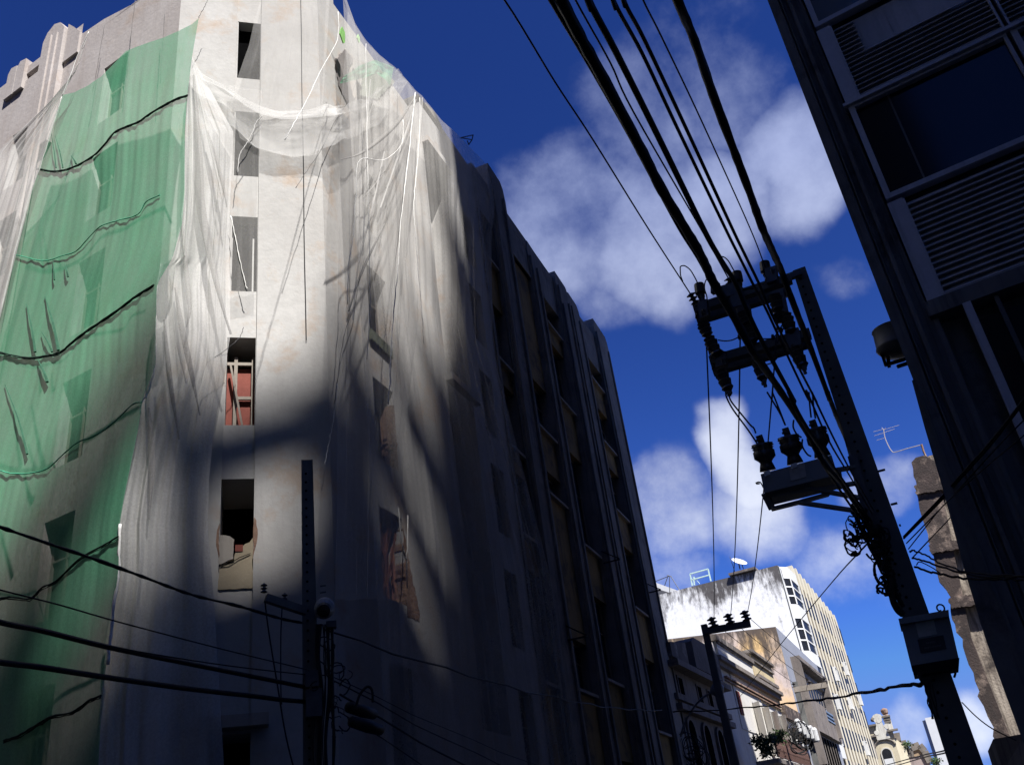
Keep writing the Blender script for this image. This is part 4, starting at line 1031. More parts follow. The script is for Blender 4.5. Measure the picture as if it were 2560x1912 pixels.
span(TB + Vector((-.10, 0, .06)), 203.6, [w7(1180, 830), w7(990, 480), w7(680, 0), w6(1150, 1320), w6(990, 1080), w6(700, 560), w6(520, 250), w6(380, 0), zw(1330, 1652), zw(1130, 1280), zw(970, 980), zw(720, 540), zw(560, 270), zw(400, 0), (1310, -130)], .016, 'thinner black cable, left one of the touching pair in the sky')
span(TB + Vector((.05, 0, .0)), 203.0, [w7(1540, 1200), w7(1010, 430), w7(790, 0), w6(1490, 1652), w6(1130, 990), w6(960, 640), w6(830, 330), w6(625, 0), zw(1500, 1652), zw(1160, 960), zw(870, 380), zw(670, 0), (1420, -130)], .017, 'medium black cable in the middle of the sky wires')
span(TB + Vector((.1, 0, .1)), 202.5, [w7(1500, 980), w7(1250, 560), w7(1000, 0), w6(1660, 1652), w6(1420, 1150), w6(1190, 650), w6(1040, 360), w6(860, 0), zw(1660, 1652), zw(1300, 900), zw(1060, 390), zw(850, 0), (1490, -130)], .009, 'thin cable, left one of two running side by side in the sky')
span(TB + Vector((.14, 0, .14)), 202.4, [w7(1530, 960), w7(1300, 520), w7(1060, 20), w6(1740, 1652), w6(1290, 780), w6(1100, 340), w6(935, 0), zw(1710, 1652), zw(1400, 980), zw(1080, 300), zw(925, 0), (1520, -130)], .009, 'thin cable, right one of two running side by side in the sky')
span(b7(1660, 1360, 13.75), 201.5, [w7(1480, 640), w7(1330, 260), w7(1230, 0), w6(1900, 1640), w6(1680, 1050), w6(1490, 560), w6(1350, 180), w6(1270, 0), zw(1930, 1652), zw(1840, 1400), zw(1720, 1080), zw(1570, 680), zw(1440, 300), zw(1315, 0), (1650, -130)], .042, 'thickest black bundled cable, rightmost of the sky wires', jit=.10)
# wires from the tall pole to the near edge of the right building and to the street
def pp(pts, d0, d1, r, label, nm='overhead_cable', tw=0, jit=0):
    n = len(pts); q = [at(x, y, d0 + (d1 - d0) * i / (n - 1)) for i, (x, y) in enumerate(pts)]
    return one(wirefrom(q, r, 5, 5, jit, tw), nm, M['black'], label, 'cable', smooth=True)
pp([(2259, 1342), (2355, 1241), (2400, 1190), (2480, 1100), (2570, 985)], 13.9, 11.4, .016, 'upper of two heavy cables from the tall pole across the dark building')
pp([(2259, 1346), (2357, 1247), (2402, 1196), (2482, 1106), (2570, 992)], 13.9, 11.5, .014, 'lower of two heavy cables from the tall pole across the dark building')
pp([(2266, 1358), (2360, 1262), (2400, 1220), (2500, 1110), (2570, 1040)], 13.9, 11.6, .009, 'thin wire below the two heavy cables right of the tall pole')
pp([(2271, 1372), (2320, 1310), (2360, 1262), (2450, 1180), (2570, 1080)], 13.9, 11.7, .008, 'thinnest wire fanning up right from the tall pole')
pp([(2281, 1394), (2326, 1346), (2370, 1300), (2395, 1270)], 13.9, 20, .010, 'short straight wire from the tall pole to the peeling building')
pp([(2273, 1380), (2285, 1376), (2310, 1385), (2345, 1405), (2400, 1425), (2480, 1436), (2570, 1440)], 13.9, 11.5, .012, 'top drooping wire from the tall pole towards the right edge', tw=.01)
pp([(2280, 1394), (2310, 1402), (2345, 1414), (2400, 1430), (2470, 1442), (2570, 1438)], 13.9, 11.5, .014, 'middle drooping wire from the tall pole towards the right edge', tw=.01)
pp([(2288, 1417), (2320, 1428), (2360, 1436), (2420, 1446), (2500, 1446), (2570, 1450)], 13.9, 11.5, .016, 'lowest drooping wire from the tall pole towards the right edge', tw=.01)
pp([(2291, 1412), (2300, 1404), (2330, 1418), (2350, 1432)], 13.9, 13.7, .008, 'small curl of wire right of the tall pole')
# far poles
z5 = lambda x, y: (1600 + x / 2.939, 1350 + y / 2.939)
P2D = 38.0
fp = at(*z5(470, 620), P2D)
fpo, fa, fb, fo = ipole('utility_pole', (fp.x, fp.y), fp.z, .34, .24, R(-20), 'distant dark utility pole with three insulators on one arm, before the sunlit white wall', holes=False)
p = MB(); p.bar(at(*z5(470, 670), P2D - .1), at(*z5(812, 612), P2D - .1), .22, .24); p.build('cross_arm', M['concrete'], fpo)
INS = []
for (x, y) in ((548, 640), (668, 615), (790, 592)):
    c = at(*z5(x, y), P2D - .1); INS.append(at(*z5(x - 5, y - 38), P2D - .1))
    insul(c, c + Vector((-.06, 0, .42)), 3, .20).build('insulator', M['porcelain'], fpo)
for k, ((x, y), nm) in enumerate(zip(((485, 975), (875, 860), (1275, 1150)), ('left', 'middle', 'right'))):
    one(catenary(b6(x, y, 13.7), INS[k], .25, .014), 'overhead_cable', M['black'], f'{nm} of the three long thin wires falling to the distant pole', 'cable', smooth=True)
P3D = 60.0
f3 = at(*z5(1150, 1090), P3D)
fp3, _, _, _ = ipole('utility_pole', (f3.x, f3.y), f3.z + .4, .36, .28, R(-20), 'farthest utility pole, weathered arm in front of the grey building', holes=False)
p = MB(); p.bar(at(*z5(1130, 1100), P3D), at(*z5(1372, 1062), P3D), .28, .3); p.build('cross_arm', M['timber'], fp3)
INS3 = []
for (x, y) in ((1140, 1085), (1250, 1070), (1360, 1045)):
    c = at(*z5(x, y), P3D); INS3.append(c + Vector((0, 0, .3))); insul(c, c + Vector((0, 0, .35)), 2, .16).build('insulator', M['porcelain'], fp3)
for k, nm in enumerate(('left', 'middle', 'right')):
    one(catenary(INS[k], INS3[k], .1, .014), 'overhead_cable', M['black'], f'{nm} of the three faint wires between the two distant poles', 'cable')
p = MB()
for (x, y) in ((1160, 1350), (1200, 1370), (1225, 1395), (1255, 1400), (1285, 1415)):
    c = at(*z5(x, y), P3D - .3); p.lathe(c - Vector((0, 0, .5)), c + Vector((0, 0, .3)), [(0, .12), (.1, .17), (.85, .17), (1, .1)], 10)
p.build('transformer_can', flat('pale_cans', (.5, .5, .5), .5), fp3)
p = MB(); clutter(p, [at(*z5(1150, 1400), P3D - .4), at(*z5(1180, 1440), P3D - .4), at(*z5(1160, 1500), P3D - .4)], 18, .5, .03, 5); p.build('cable_clutter', M['black'], fp3)
# street lamp on the end of the side front
z5a = lambda x, y, d: at(*z5(x, y), d)
sl = thing('street_lamp', 'dark street lamp on a long curved arm in front of the shaded old houses', 'street lamp', tuple(F3.P(28.3, 4.8, .1)))
p = MB(); p.tube(smooth_poly([z5a(300, 1440, 42.8), z5a(325, 1350, 42.4), z5a(390, 1235, 42), z5a(450, 1165, 41.6), z5a(535, 1108, 41.2)], 6), .045, 6); p.build('arm', M['greybox'], sl)
p = MB(); p.lathe(z5a(520, 1118, 41.2), z5a(610, 1075, 41), [(0, .06), (.15, .18), (.5, .30), (.8, .26), (1, .08)], 12); p.build('lamp_head', M['greybox'], sl, True)
# cables of the street
pp([z5(1665, 30), (2080, 1455), (1950, 1612), (1880, 1703), (1841, 1751)], 13.7, 58, .014, 'straight black guy wire slanting across the white tower to the old house')
q = [at(2306, 1707, 13.8), at(2240, 1717, 15), at(2150, 1733, 18), at(2050, 1748, 24), at(1950, 1760, 31), at(1855, 1769, 38), at(1760, 1776, 41), at(1680, 1778, 42.5)]
one(wirefrom(q, .028, 6, 6, .25, .02), 'overhead_cable', M['black'], 'wavy black cable low across the street from the tall pole to the left', 'cable')
p = MB(); clutter(p, [F3.P(27.6, 4.6, .4), F3.P(28.2, 4.2, .5), F3.P(28.4, 3.4, .5), F3.P(27.9, 2.9, .5)], 30, .55, .018, 12)
one(p, 'cable_tangle', M['black'], 'loose coils of cable at the far lower end of the side front', 'cables')
pp([(2414, 1860), (2350, 1878), (2314, 1885), (2250, 1902), (2150, 1930)], 30, 80, .03, 'upper of two faint wires before the distant thin tower')
pp([(2414, 1868), (2350, 1884), (2314, 1891), (2250, 1910), (2150, 1940)], 30, 80, .03, 'lower of two faint wires before the distant thin tower')
pp([(2405, 1755), (2440, 1790), (2480, 1820), (2540, 1850)], 14, 13, .008, 'faint wire from the tall pole down right over the clouds')
# ---------------------------------------------------------------- right modern building
T = PL((5.6, 11.7), 118.0); T.n = Vector((-CN.x, -CN.y, 0)) if False else T.n
M['alum'] = plaster('blue_grey_painted_metal', (.52, .51, .54), (.42, .41, .44), streak=.4, dark=(.04, .04, .05), scale=1.2, bump=.05, rough=.6, spec=.4)
M['slat'] = plaster('louvre_slat', (.56, .53, .52), (.44, .42, .41), streak=.25, dark=(.03, .03, .04), scale=1.5, bump=.05, rough=.6)
M['grime'] = plaster('grimy_concrete', (.20, .185, .175), (.10, .095, .09), streak=.6, dark=(.015, .015, .015), scale=.8, blot=.6)
tb = thing('office_building', 'tall dark modern building with louvred bands looming at the upper right', 'building', (5.6, 11.7, 0))
W2 = PL((5.6, 11.7), 26.0); W2.n = Vector((-math.cos(R(26.0)), math.sin(R(26.0)), 0))
core = MB()
TH = 60
core.hexa([T.P(0, G0, -.25), T.P(16, G0, -1.2), T.P(16, G0, -18), W2.P(19.5, G0, -.3)], [T.P(0, TH, -.25), T.P(16, TH, -1.2), T.P(16, TH, -18), W2.P(19.5, TH, -.3)])
core.build('wall', M['grime'], tb)
# pilasters at the corner
p = MB(); p.box(T, 0, .16, G0, TH, -.3, .02); p.box(T, .30, .36, G0, TH, -.3, .05); p.box(T, .16, .52, G0, TH, -.3, -.06)
p.build('corner_pier', M['grime'], tb)
p = MB(); p.box(T, .19, .205, G0, 40, -.055, .03); p.box(T, .44, .455, G0, 40, -.055, -.02); p.build('drain_pipe', M['concrete'], tb)
LV = [(12.30, 10.62), (8.45, 6.68), (16.2, 14.5), (20.1, 18.4)]
for (h1, h0) in LV:
    for (u0, u1) in ((.80, 2.98), (3.10, 5.3), (5.42, 7.6)):
        f = MB(); f.box(T, u0 - .03, u0, h0, h1, -.1, .06); f.box(T, u1, u1 + .03, h0, h1, -.1, .06); f.box(T, u0 - .03, u1 + .03, h0 - .02, h0 - .001, -.1, .06)
        fo_ = f.build('louvre_frame', M['alum'], tb)
        bk = MB(); bk.box(T, u0, u1, h0 + .02, h1 - .02, -.075, -.065); bk.build('louvre_back', M['slat'], fo_)
        s = MB(); n = 17 if h1 < 9 else 16; dh = (h1 - h0 - .06) / n
        for k in range(n):
            h = h0 + .03 + k * dh
            if h1 > 12 and h1 < 13 and u0 < 1 and k >= 9:
                s.hexa([T.P(u0, h, .04), T.P(u0 + .34, h, .04), T.P(u0 + .34, h + dh * .88, -.05), T.P(u0, h + dh * .88, -.05)], [T.P(u0, h - .012, .035), T.P(u0 + .34, h - .012, .035), T.P(u0 + .34, h + dh * .88 - .012, -.055), T.P(u0, h + dh * .88 - .012, -.055)]); continue
            s.hexa([T.P(u0, h, .045), T.P(u1, h, .045), T.P(u1, h + dh * .88, -.045), T.P(u0, h + dh * .88, -.045)], [T.P(u0, h - .012, .04), T.P(u1, h - .012, .04), T.P(u1, h + dh * .88 - .012, -.05), T.P(u0, h + dh * .88 - .012, -.05)])
        s.build('slat', M['slat'], fo_)
    p = MB(); p.box(T, .55, .77, h0 - .03, h1 + .03, -.2, .05); p.build('side_panel', M['alum'], tb)
# patched-out part of the upper louvre
p = MB(); p.box(T, 1.18, 1.62, 11.45, 12.02, -.064, -.055); p.box(T, 1.625, 2.5, 11.40, 12.15, -.064, -.05); p.build('patch_panel', M['slat'], tb)
WN = [(10.50, 8.55), (14.4, 12.42), (18.3, 16.3)]
gl = flat('dark_blue_glass', (.010, .011, .014), .12, 0, .2, .22, .8)
glb = flat('sky_reflection_glass', (.05, .09, .14), .10, 0, .2, 1.0, .8)  # sky reflection painted into the blue base colour
for i, (h1, h0) in enumerate(WN):
    for (u0, u1) in ((.56, 2.98), (3.04, 5.3), (5.36, 7.6)):
        f = MB(); f.box(T, u0, u0 + .09, h0, h1, -.1, .06); f.box(T, u0 + .09, u1, h0, h0 + .09, -.1, .06); f.box(T, u0 + .09, u1, h1 - .045, h1, -.1, .06); f.box(T, u1 - .05, u1, h0 + .09, h1 - .045, -.1, .05)
        fo_ = f.build('window_frame', M['alum'], tb)
        p = MB(); p.box(T, u0 + .09, u1 - .05, h0 + .09, h1 - .045, -.07, -.04); p.build('pane', glb if i == 1 else gl, fo_)
        if i == 0 and u0 < 1:
            p = MB(); p.box(T, 1.15, 1.18, h0 + .1, h1 - .05, -.038, -.03); p.build('mullion', M['grime'], fo_)
    p = MB(); p.box(T, .5, 7.7, h1 + .01, h1 + .07, -.1, .12); p.build('ledge', M['alum'], tb)
# underside of the jettied floors and the recessed glazed floors beneath
p = MB(); p.box(T, .5, 16, 6.42, 6.66, -1.6, .08); p.build('soffit', M['grime'], tb)
low = MB()
for (u0, u1) in ((.95, 1.06), (2.4, 2.5), (3.9, 4.0)): low.box(T, u0, u1, G0, 6.42, -.24, .10)
low.build('mullion', M['alum'], tb)
low = MB(); low.box(T, .52, .60, G0, 6.4, -.24, -.02); low.box(T, 1.35, 1.41, G0, 6.4, -.24, .0); low.build('mullion', M['grime'], tb)
for (u0, u1) in ((1.06, 2.4), (2.5, 3.9), (4.0, 6.5)):
    p = MB(); p.box(T, u0, u1, G0 + .5, 6.2, -.2, -.12); p.build('pane', gl, tb)
# light strips on the corner below
p = MB(); p.box(T, -.005, .03, G0, 5.4, -.02, .045); p.box(T, .60, .66, G0, 4.4, -.2, .02); p.build('trim', M['concrete'], tb)
p = MB(); p.poly(T, [(-.30, G0), (-.29, 2.0), (-.24, 2.9), (-.14, 4.0), (-.08, 4.9), (-.02, 5.6), (.02, 5.6), (.02, G0)], -3, .02); p.build('lower_wall', M['grime'], tb)
# lower rear block of the same street front
rb2 = MB(); rb2.hexa([W2.P(19.6, G0, -.2), W2.P(30.7, G0, 0), W2.P(30.7, G0, -9), W2.P(19.6, G0, -9)], [W2.P(19.6, 37.0, -.2), W2.P(30.7, 37.0, 0), W2.P(30.7, 37.0, -9), W2.P(19.6, 37.0, -9)])
rb2.build('rear_block', M['grime'], tb)
# dark low canopy sticking out over the pavement at the bottom right
b3 = lambda x, y, d: at(2100 + x / 3.591, 780 + y / 3.591, d)
cn = MB(); q = [b8(1300, 1440, 20), b8(1560, 1395, 18), b8(1600, 1700, 18), b8(1380, 1700, 20)]
cn.hexa(q, [v + SD * 3 for v in q]); one(cn, 'canopy', M['grime'], 'dark canopy edge cutting into the sky at the bottom right corner', 'canopy')
# rounded tank on a bracket
AD = 14.6
ac = thing('water_tank', 'dark rounded tank on a steel bracket jutting from the right building', 'tank', tuple(b3(440, 300, AD)))
p = MB(); a_, b_ = b3(440, 130, AD + .1), b3(500, 385, AD + .1)
p.lathe(a_ + Vector((.06, 0, 0)), b_ + Vector((.06, 0, 0)), [(0, .05), (.03, .2), (.10, .31), (.14, .345), (.18, .33), (.72, .325), (.76, .34), (.8, .325), (.94, .27), (1, .12)], 20); p.build('drum', M['greybox'], ac, True)
p = MB()
for (q1, q2) in (((330, 240), (375, 370)), ((375, 370), (410, 475)), ((405, 475), (580, 425)), ((430, 400), (440, 490)), ((515, 490), (820, 390)), ((330, 215), (345, 245)), ((500, 270), (640, 235))): p.bar(b3(*q1, AD), b3(*q2, AD + .25), .05, .05)
p.build('bracket', M['black'], ac)

# ---------------------------------------------------------------- peeling house beyond, with aerial
PB = PL(tuple(at(2285, 1200, 60).xy), 118.0)
b4 = lambda x, y: (2100 + x / 3.591, 1100 + y / 3.591)
M['peel'] = plaster('peeling_sunlit_plaster', (.58, .50, .41), (.30, .24, .19), stain=(.06, .05, .045), streak=.85, dark=(.06, .05, .045), scale=.9, blot=.95, bump=1, streak_lo=.42)
M['peeld'] = plaster('blackened_plaster', (.12, .09, .08), (.05, .042, .04), stain=(.34, .26, .21), streak=.5, dark=(.03, .03, .03), scale=.7, blot=.7, bump=1)
ph = thing('old_house', 'tall peeling old house with blackened broken cornices right of the tall pole', 'house', (PB.o.x, PB.o.y, 0))
def uvq(pl, x, y):
    v = pl.px(x, y); return ((Vector((v.x, v.y, 0)) - pl.o).dot(pl.d), v.z - EYE)
prof = [uvq(PB, *b4(x, y)) for x, y in ((770, 150), (690, 170), (650, 215), (665, 270), (690, 380), (700, 430), (690, 460), (710, 540), (740, 690), (770, 780), (800, 860), (830, 960), (850, 1060), (880, 1200), (900, 1285), (940, 1310), (970, 1370), (1020, 1450), (1000, 1480), (1040, 1660))]
prof += [uvq(PB, *b8(0, 0).xy[:0]) for _ in ()]
prof += [uvq(PB, 2080 + x / 3.227, 1400 + y / 3.227) for x, y in ((1010, 590), (1060, 640), (1080, 760), (1110, 850), (1160, 980), (1195, 1060), (1180, 1100), (1230, 1180), (1260, 1260), (1310, 1350), (1330, 1470))]
prof += [(prof[-1][0] + .2, G0), (8, G0), (8, prof[0][1])]
jp = []
for (a, b) in zip(prof[:-3], prof[1:-2]):
    jp.append(a); L = math.hypot(b[0] - a[0], b[1] - a[1]); k = max(1, int(L / .35))
    for i in range(1, k): jp.append((a[0] + (b[0] - a[0]) * i / k + rnd.uniform(-.14, .10), a[1] + (b[1] - a[1]) * i / k + rnd.uniform(-.10, .10)))
jp += prof[-3:]
p = MB(); p.poly(PB, jp, -9, 0); p.build('wall', M['peel'], ph)
p = MB()
edge = [q for q in jp if q[1] > G0 + .1][:-1]
p.poly(PB, edge + [(edge[-1][0] + .7, edge[-1][1]), (edge[len(edge) // 2][0] + .45, edge[len(edge) // 2][1]), (edge[0][0] + .45, edge[0][1] - .6)], .02, .35)
p.build('corner_pilaster', M['peeld'], ph)  # blackened pilaster; its dark coat also stands in for shade beside the lit strip
for (x, y, w) in ((700, 460, 1.6), (830, 985, 1.9), (1010, 1470, 1.8)):
    u, h = uvq(PB, *b4(x, y)); p = MB(); p.poly(PB, jag([(u - .1, h - .3), (u + w, h - .5), (u + w, h), (u + .3, h + .35), (u - .1, h + .2)], .05), 0, .5); p.build('cornice', M['peeld'], ph)
an = thing('tv_aerial', 'thin television aerial leaning out from the top of the peeling house', 'aerial', tuple(PB.P(1.0, prof[0][1], 0)))
am = flat('pale_tube', (.5, .45, .42), .5, .3)
p = MB(); P_ = lambda x, y: PB.px(2100 + x / 3.591, 780 + y / 3.591, .1)
p.tube(smooth_poly([P_(390, 1050), P_(405, 1130), P_(440, 1210), P_(470, 1252), P_(500, 1255), P_(600, 1225), P_(730, 1190)], 5), .03, 5); p.build('boom', am, an)
p = MB(); p.tube([P_(732, 1188), P_(750, 1250), P_(800, 1360)], .07, 6); p.build('mast', M['brickrough'], an)
p = MB()
for (a, b) in (((300, 1075), (390, 1050)), ((400, 1055), (530, 1015)), ((310, 1110), (390, 1085)), ((400, 1080), (490, 1050)), ((330, 1150), (400, 1130)), ((375, 1035), (395, 1065)), ((410, 1035), (395, 1065))): p.tube([P_(*a), P_(*b)], .014, 4)
p.build('element', am, an)

# ---------------------------------------------------------------- left row of old houses
ROW = PL((4.9, 42.6), 22.0)
def ring(pl, pts, n0, n1, name, mat, par): 
    p = MB(); p.poly(pl, pts, n0, n1); return p.build(name, mat, par)
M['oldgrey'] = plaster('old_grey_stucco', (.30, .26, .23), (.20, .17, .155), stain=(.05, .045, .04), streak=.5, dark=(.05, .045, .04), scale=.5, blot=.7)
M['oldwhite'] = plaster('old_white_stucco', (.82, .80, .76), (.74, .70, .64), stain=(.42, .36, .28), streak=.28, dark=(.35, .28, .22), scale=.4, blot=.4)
M['oldyellow'] = plaster('old_yellow_stucco', (.72, .60, .36), (.62, .50, .32), stain=(.2, .15, .10), streak=.45, dark=(.20, .16, .12), scale=.5, blot=.6)
M['blackmould'] = plaster('mouldy_cornice', (.22, .19, .17), (.12, .10, .09), stain=(.45, .40, .34), streak=.4, scale=.8, blot=.5)
ha = thing('old_house', 'shaded old house with arched windows beside the corner building', 'house', (ROW.o.x, ROW.o.y, 0))
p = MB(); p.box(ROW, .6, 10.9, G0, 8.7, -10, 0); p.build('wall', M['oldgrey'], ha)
ring(ROW, [(1.2, 8.7), (4.0, 8.7), (4.0, 9.75), (1.2, 9.35)], -.4, .25, 'parapet', M['blackmould'], ha)
ring(ROW, [(4.5, 8.6), (9.8, 8.6), (9.8, 9.9), (8.9, 10.2), (5.1, 10.15), (4.6, 9.9)], -.5, .45, 'parapet', M['blackmould'], ha)
for h, n in ((8.2, .55), (6.75, .25), (6.3, .35)):
    p = MB(); p.box(ROW, .8, 10.9, h, h + .28, 0, n); p.build('cornice', M['oldgrey'], ha)
def arch(pl, u0, u1, h0, h1, n, par, matf, matp, nm='window'):
    um, r = (u0 + u1) / 2, (u1 - u0) / 2
    def prof_(g): return [(u0 - g, h0), (u1 + g, h0)] + [(um + (r + g) * math.cos(a), h1 - r + (r + g) * math.sin(a)) for a in [math.pi * k / 10 for k in range(11)]]
    p = MB(); p.poly(pl, prof_(.16), n, n + .14); f = p.build(nm, matf, par)
    p = MB(); p.poly(pl, prof_(0), n + .14, n + .15); p.build('pane', matp, f); return f
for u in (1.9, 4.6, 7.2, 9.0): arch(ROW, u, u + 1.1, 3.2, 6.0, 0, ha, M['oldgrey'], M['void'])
for u in (2.0, 5.3, 7.3, 9.1): 
    p = MB(); p.box(ROW, u, u + .9, 7.0, 8.0, 0, .05); f = p.build('window', M['oldgrey'], ha); p = MB(); p.box(ROW, u + .12, u + .78, 7.1, 7.9, .052, .06); p.build('pane', M['void'], f)
hb = thing('old_house', 'ornate old house with heavy cornices and white sunlit shuttered bays', 'house', tuple(ROW.P(11.0, G0)))
p = MB(); p.box(ROW, 11.0, 28.3, G0, 11.0, -9, 0); p.box(ROW, 13.9, 21.5, 6.6, 9.75, 0, .05); p.build('wall', M['oldwhite'], hb)
p = MB(); p.box(ROW, 21.5, 28.3, 8.9, 11.9, .003, .08); p.build('frieze', M['oldyellow'], hb)
# upper parapet in two lengths
p = MB(); p.box(ROW, 11.6, 20.6, 10.16, 11.1, 0, .15); p.build('parapet', M['oldwhite'], hb)
p = MB(); p.box(ROW, 11.3, 20.9, 11.1, 11.4, -.3, .32); p.box(ROW, 11.55, 20.7, 10.98, 11.1, .151, .24); p.build('cornice', M['blackmould'], hb)
p = MB(); p.box(ROW, 21.0, 28.2, 11.902, 12.1, -.3, .34); p.box(ROW, 21.1, 28.1, 11.42, 11.52, .081, .22); p.build('cornice', M['blackmould'], hb)
p = MB(); p.box(ROW, 10.6, 28.3, 9.9, 10.15, 0, .45); p.box(ROW, 10.7, 28.2, 9.62, 9.89, 0, .28); p.build('cornice', M['oldgrey'], hb)
p = MB(); p.box(ROW, 21.8, 28.2, 10.4, 10.62, .081, .3); p.build('cornice', M['oldgrey'], hb)
p = MB(); p.box(ROW, 12.0, 28.0, 9.15, 9.24, .06, .22); p.box(ROW, 12.0, 28.0, 8.98, 9.04, .06, .16); p.build('moulding', M['brickrough'], hb)
p = MB(); p.box(ROW, 14.2, 14.95, 7.4, 8.7, .05, .12); p.build('brick_scar', M['redboard'], hb)
for u in (17.9, 20.7, 23.4, 26.1):
    p = MB(); p.box(ROW, u, u + 1.15, 5.6, 8.6, .052, .10); f = p.build('window', M['oldwhite'], hb)
    q = MB(); q.box(ROW, u + .12, u + 1.03, 5.6, 8.45, .102, .11); q.build('pane', M['void'], f)
    q = MB(); q.hexa([ROW.P(u + .12, 5.6, .12), ROW.P(u + .15, 5.6, .12), ROW.P(u + .15, 8.4, .12), ROW.P(u + .12, 8.4, .12)], [ROW.P(u - .35, 5.6, .62), ROW.P(u - .32, 5.6, .62), ROW.P(u - .32, 8.4, .62), ROW.P(u - .35, 8.4, .62)]); q.build('shutter', M['oldwhite'], f)
for (u, c) in ((22.9, 0), (25.3, 0)):
    p = MB(); p.box(ROW, u, u + .4, 6.9, 8.6, .05, .10); p.build('brick_scar', M['brickrough'], hb)
# balcony with an iron rail
bal = MB(); bal.box(ROW, 15.6, 27.0, 4.7, 4.95, 0, 1.3); bo_ = bal.build('balcony', M['oldgrey'], hb)
p = MB(); p.box(ROW, 15.6, 27.0, 6.15, 6.25, 1.22, 1.28); p.box(ROW, 15.6, 27.0, 5.02, 5.07, 1.22, 1.28)
u = 15.7
while u < 27: 
    p.box(ROW, u, u + .05, 5.07, 6.15, 1.23, 1.27)
    p.tube([ROW.P(u + .03 + .11 * math.cos(a), 5.6 + .2 * math.sin(a), 1.25) for a in [k * math.pi / 5 for k in range(11)]], .02, 4); u += .26
p.build('rail', flat('rusty_iron', (.10, .055, .045), .8), bo_)
p = MB()
for k in range(6): 
    u = 17.5 + k * 1.7; p.bar(ROW.P(u, 4.7, .1), ROW.P(u + .2, 4.2, 1.3), .08, .08); p.bar(ROW.P(u + .2, 4.2, 1.3), ROW.P(u + .3, 3.2, 1.4), .06, .06)
p.build('strut', M['concrete'], bo_)
hc = thing('old_house', 'narrow old house with bracketed triangular hoods before the grey building', 'house', tuple(ROW.P(28.4, G0)))
p = MB(); p.box(ROW, 28.4, 36.2, G0, 8.5, -9, 0); p.build('wall', M['oldwhite'], hc)
p = MB(); p.box(ROW, 28.4, 36.2, 8.5, 9.4, -.4, .3); p.build('parapet', M['peeld'], hc)
for u in (29.6, 32.0, 34.2):
    p = MB(); p.poly(ROW, [(u, 7.9), (u + 1.5, 8.0), (u + .75, 7.2)], 0, .8); p.build('bracket', M['blackmould'], hc)
    p = MB(); p.box(ROW, u + .2, u + 1.2, 4.6, 6.6, 0, .08); f = p.build('window', M['timber'], hc); q = MB(); q.box(ROW, u + .3, u + 1.1, 4.7, 6.5, .082, .1); q.build('pane', M['void'], f)
# plants on the balcony
leafm = flat('dull_green_leaf', (.05, .09, .025), .7, 0, .5); leafd = flat('dark_green_leaf', (.03, .05, .02), .7, 0, .5)
def bush(center, r, n, mat, name, label, cat='plant', ls=.10, sq=(1, 1, .8)):
    t = thing(name, label, cat, tuple(center - Vector((0, 0, r * .8))))
    st = MB()
    for k in range(6):
        a = k * 1.05; st.tube([center - Vector((0, 0, r * .8)), center + Vector((math.cos(a) * r * .3, math.sin(a) * r * .3, 0)), center + Vector((math.cos(a) * r * .8, math.sin(a) * r * .8, r * .4))], .02, 4)
    st.build('stem', M['timber'], t)
    m = MB(); rr = random.Random(int(r * 1000) + n)
    cl = [(rr.uniform(-1, 1), rr.uniform(-1, 1), rr.uniform(-1, 1)) for _ in range(9)]
    for k in range(n):
        c = cl[rr.randrange(9)]; v = Vector((c[0] * .7 + rr.gauss(0, .28), c[1] * .7 + rr.gauss(0, .28), c[2] * .6 + rr.gauss(0, .25)))
        p0 = center + Vector((v.x * r * sq[0], v.y * r * sq[1], v.z * r * sq[2])); d = Vector((rr.gauss(0, 1), rr.gauss(0, 1), rr.gauss(0, 1))).normalized(); e = d.cross(Vector((rr.gauss(0, 1), rr.gauss(0, 1), rr.gauss(0, 1)))).normalized()
        l = ls * rr.uniform(.6, 1.5); m.quad(p0 - d * l, p0 + e * l * .4, p0 + d * l, p0 - e * l * .4)
    m.build('foliage', mat, t); return t
za = lambda x, y: (1650 + x / 4.693, 1560 + y / 4.693)
bush(ROW.px(*za(1370, 1320), 1.5), .50, 500, leafm, 'balcony_plant', 'sunlit green bush spilling over the iron balcony', ls=.09)
bush(ROW.px(*za(1230, 1400), 1.5), .75, 600, leafd, 'balcony_plant', 'large shaded bush hanging below the iron balcony', ls=.11)

# ---------------------------------------------------------------- mottled grey building
GE = PL((18.5, 76.5), -82.0); GF = PL((18.5, 76.5), 22.0)
def graded(name, base, base2, top, mould=(.05, .045, .045), depth=4.0, off=-1.30):
    """wall stained black by mould running down from its top edge"""
    m, nt, b, _ = newmat(name)
    col = mix(nt, ramp(nt, noise(nt, .25, 5), .4, .6), base, base2)
    tc = nt.nodes.new('ShaderNodeTexCoord'); sx = nt.nodes.new('ShaderNodeSeparateXYZ'); nt.links.new(tc.outputs['Object'], sx.inputs[0])
    d = ramp(nt, sx.outputs[2], top - depth, top, 0, 1)
    s = mmath(nt, 'ADD', mmath(nt, 'MULTIPLY', noise(nt, 1, 9, .74, (1.7, 1.7, .40)), 1.5), mmath(nt, 'ADD', mmath(nt, 'MULTIPLY', noise(nt, .16, 4), 1.1), off))
    s = mmath(nt, 'ADD', s, mmath(nt, 'MULTIPLY', d, .62))
    col = mix(nt, ramp(nt, s, .26, .55, 0, .93), col, mould)
    fine = ramp(nt, noise(nt, 2.2, 9, .75), .48, .66, 0, .55)
    col = mix(nt, mmath(nt, 'MULTIPLY', fine, ramp(nt, s, .0, .35)), col, mould)
    nt.links.new(col, b.inputs['Base Color']); b.inputs['Roughness'].default_value = .9
    return m
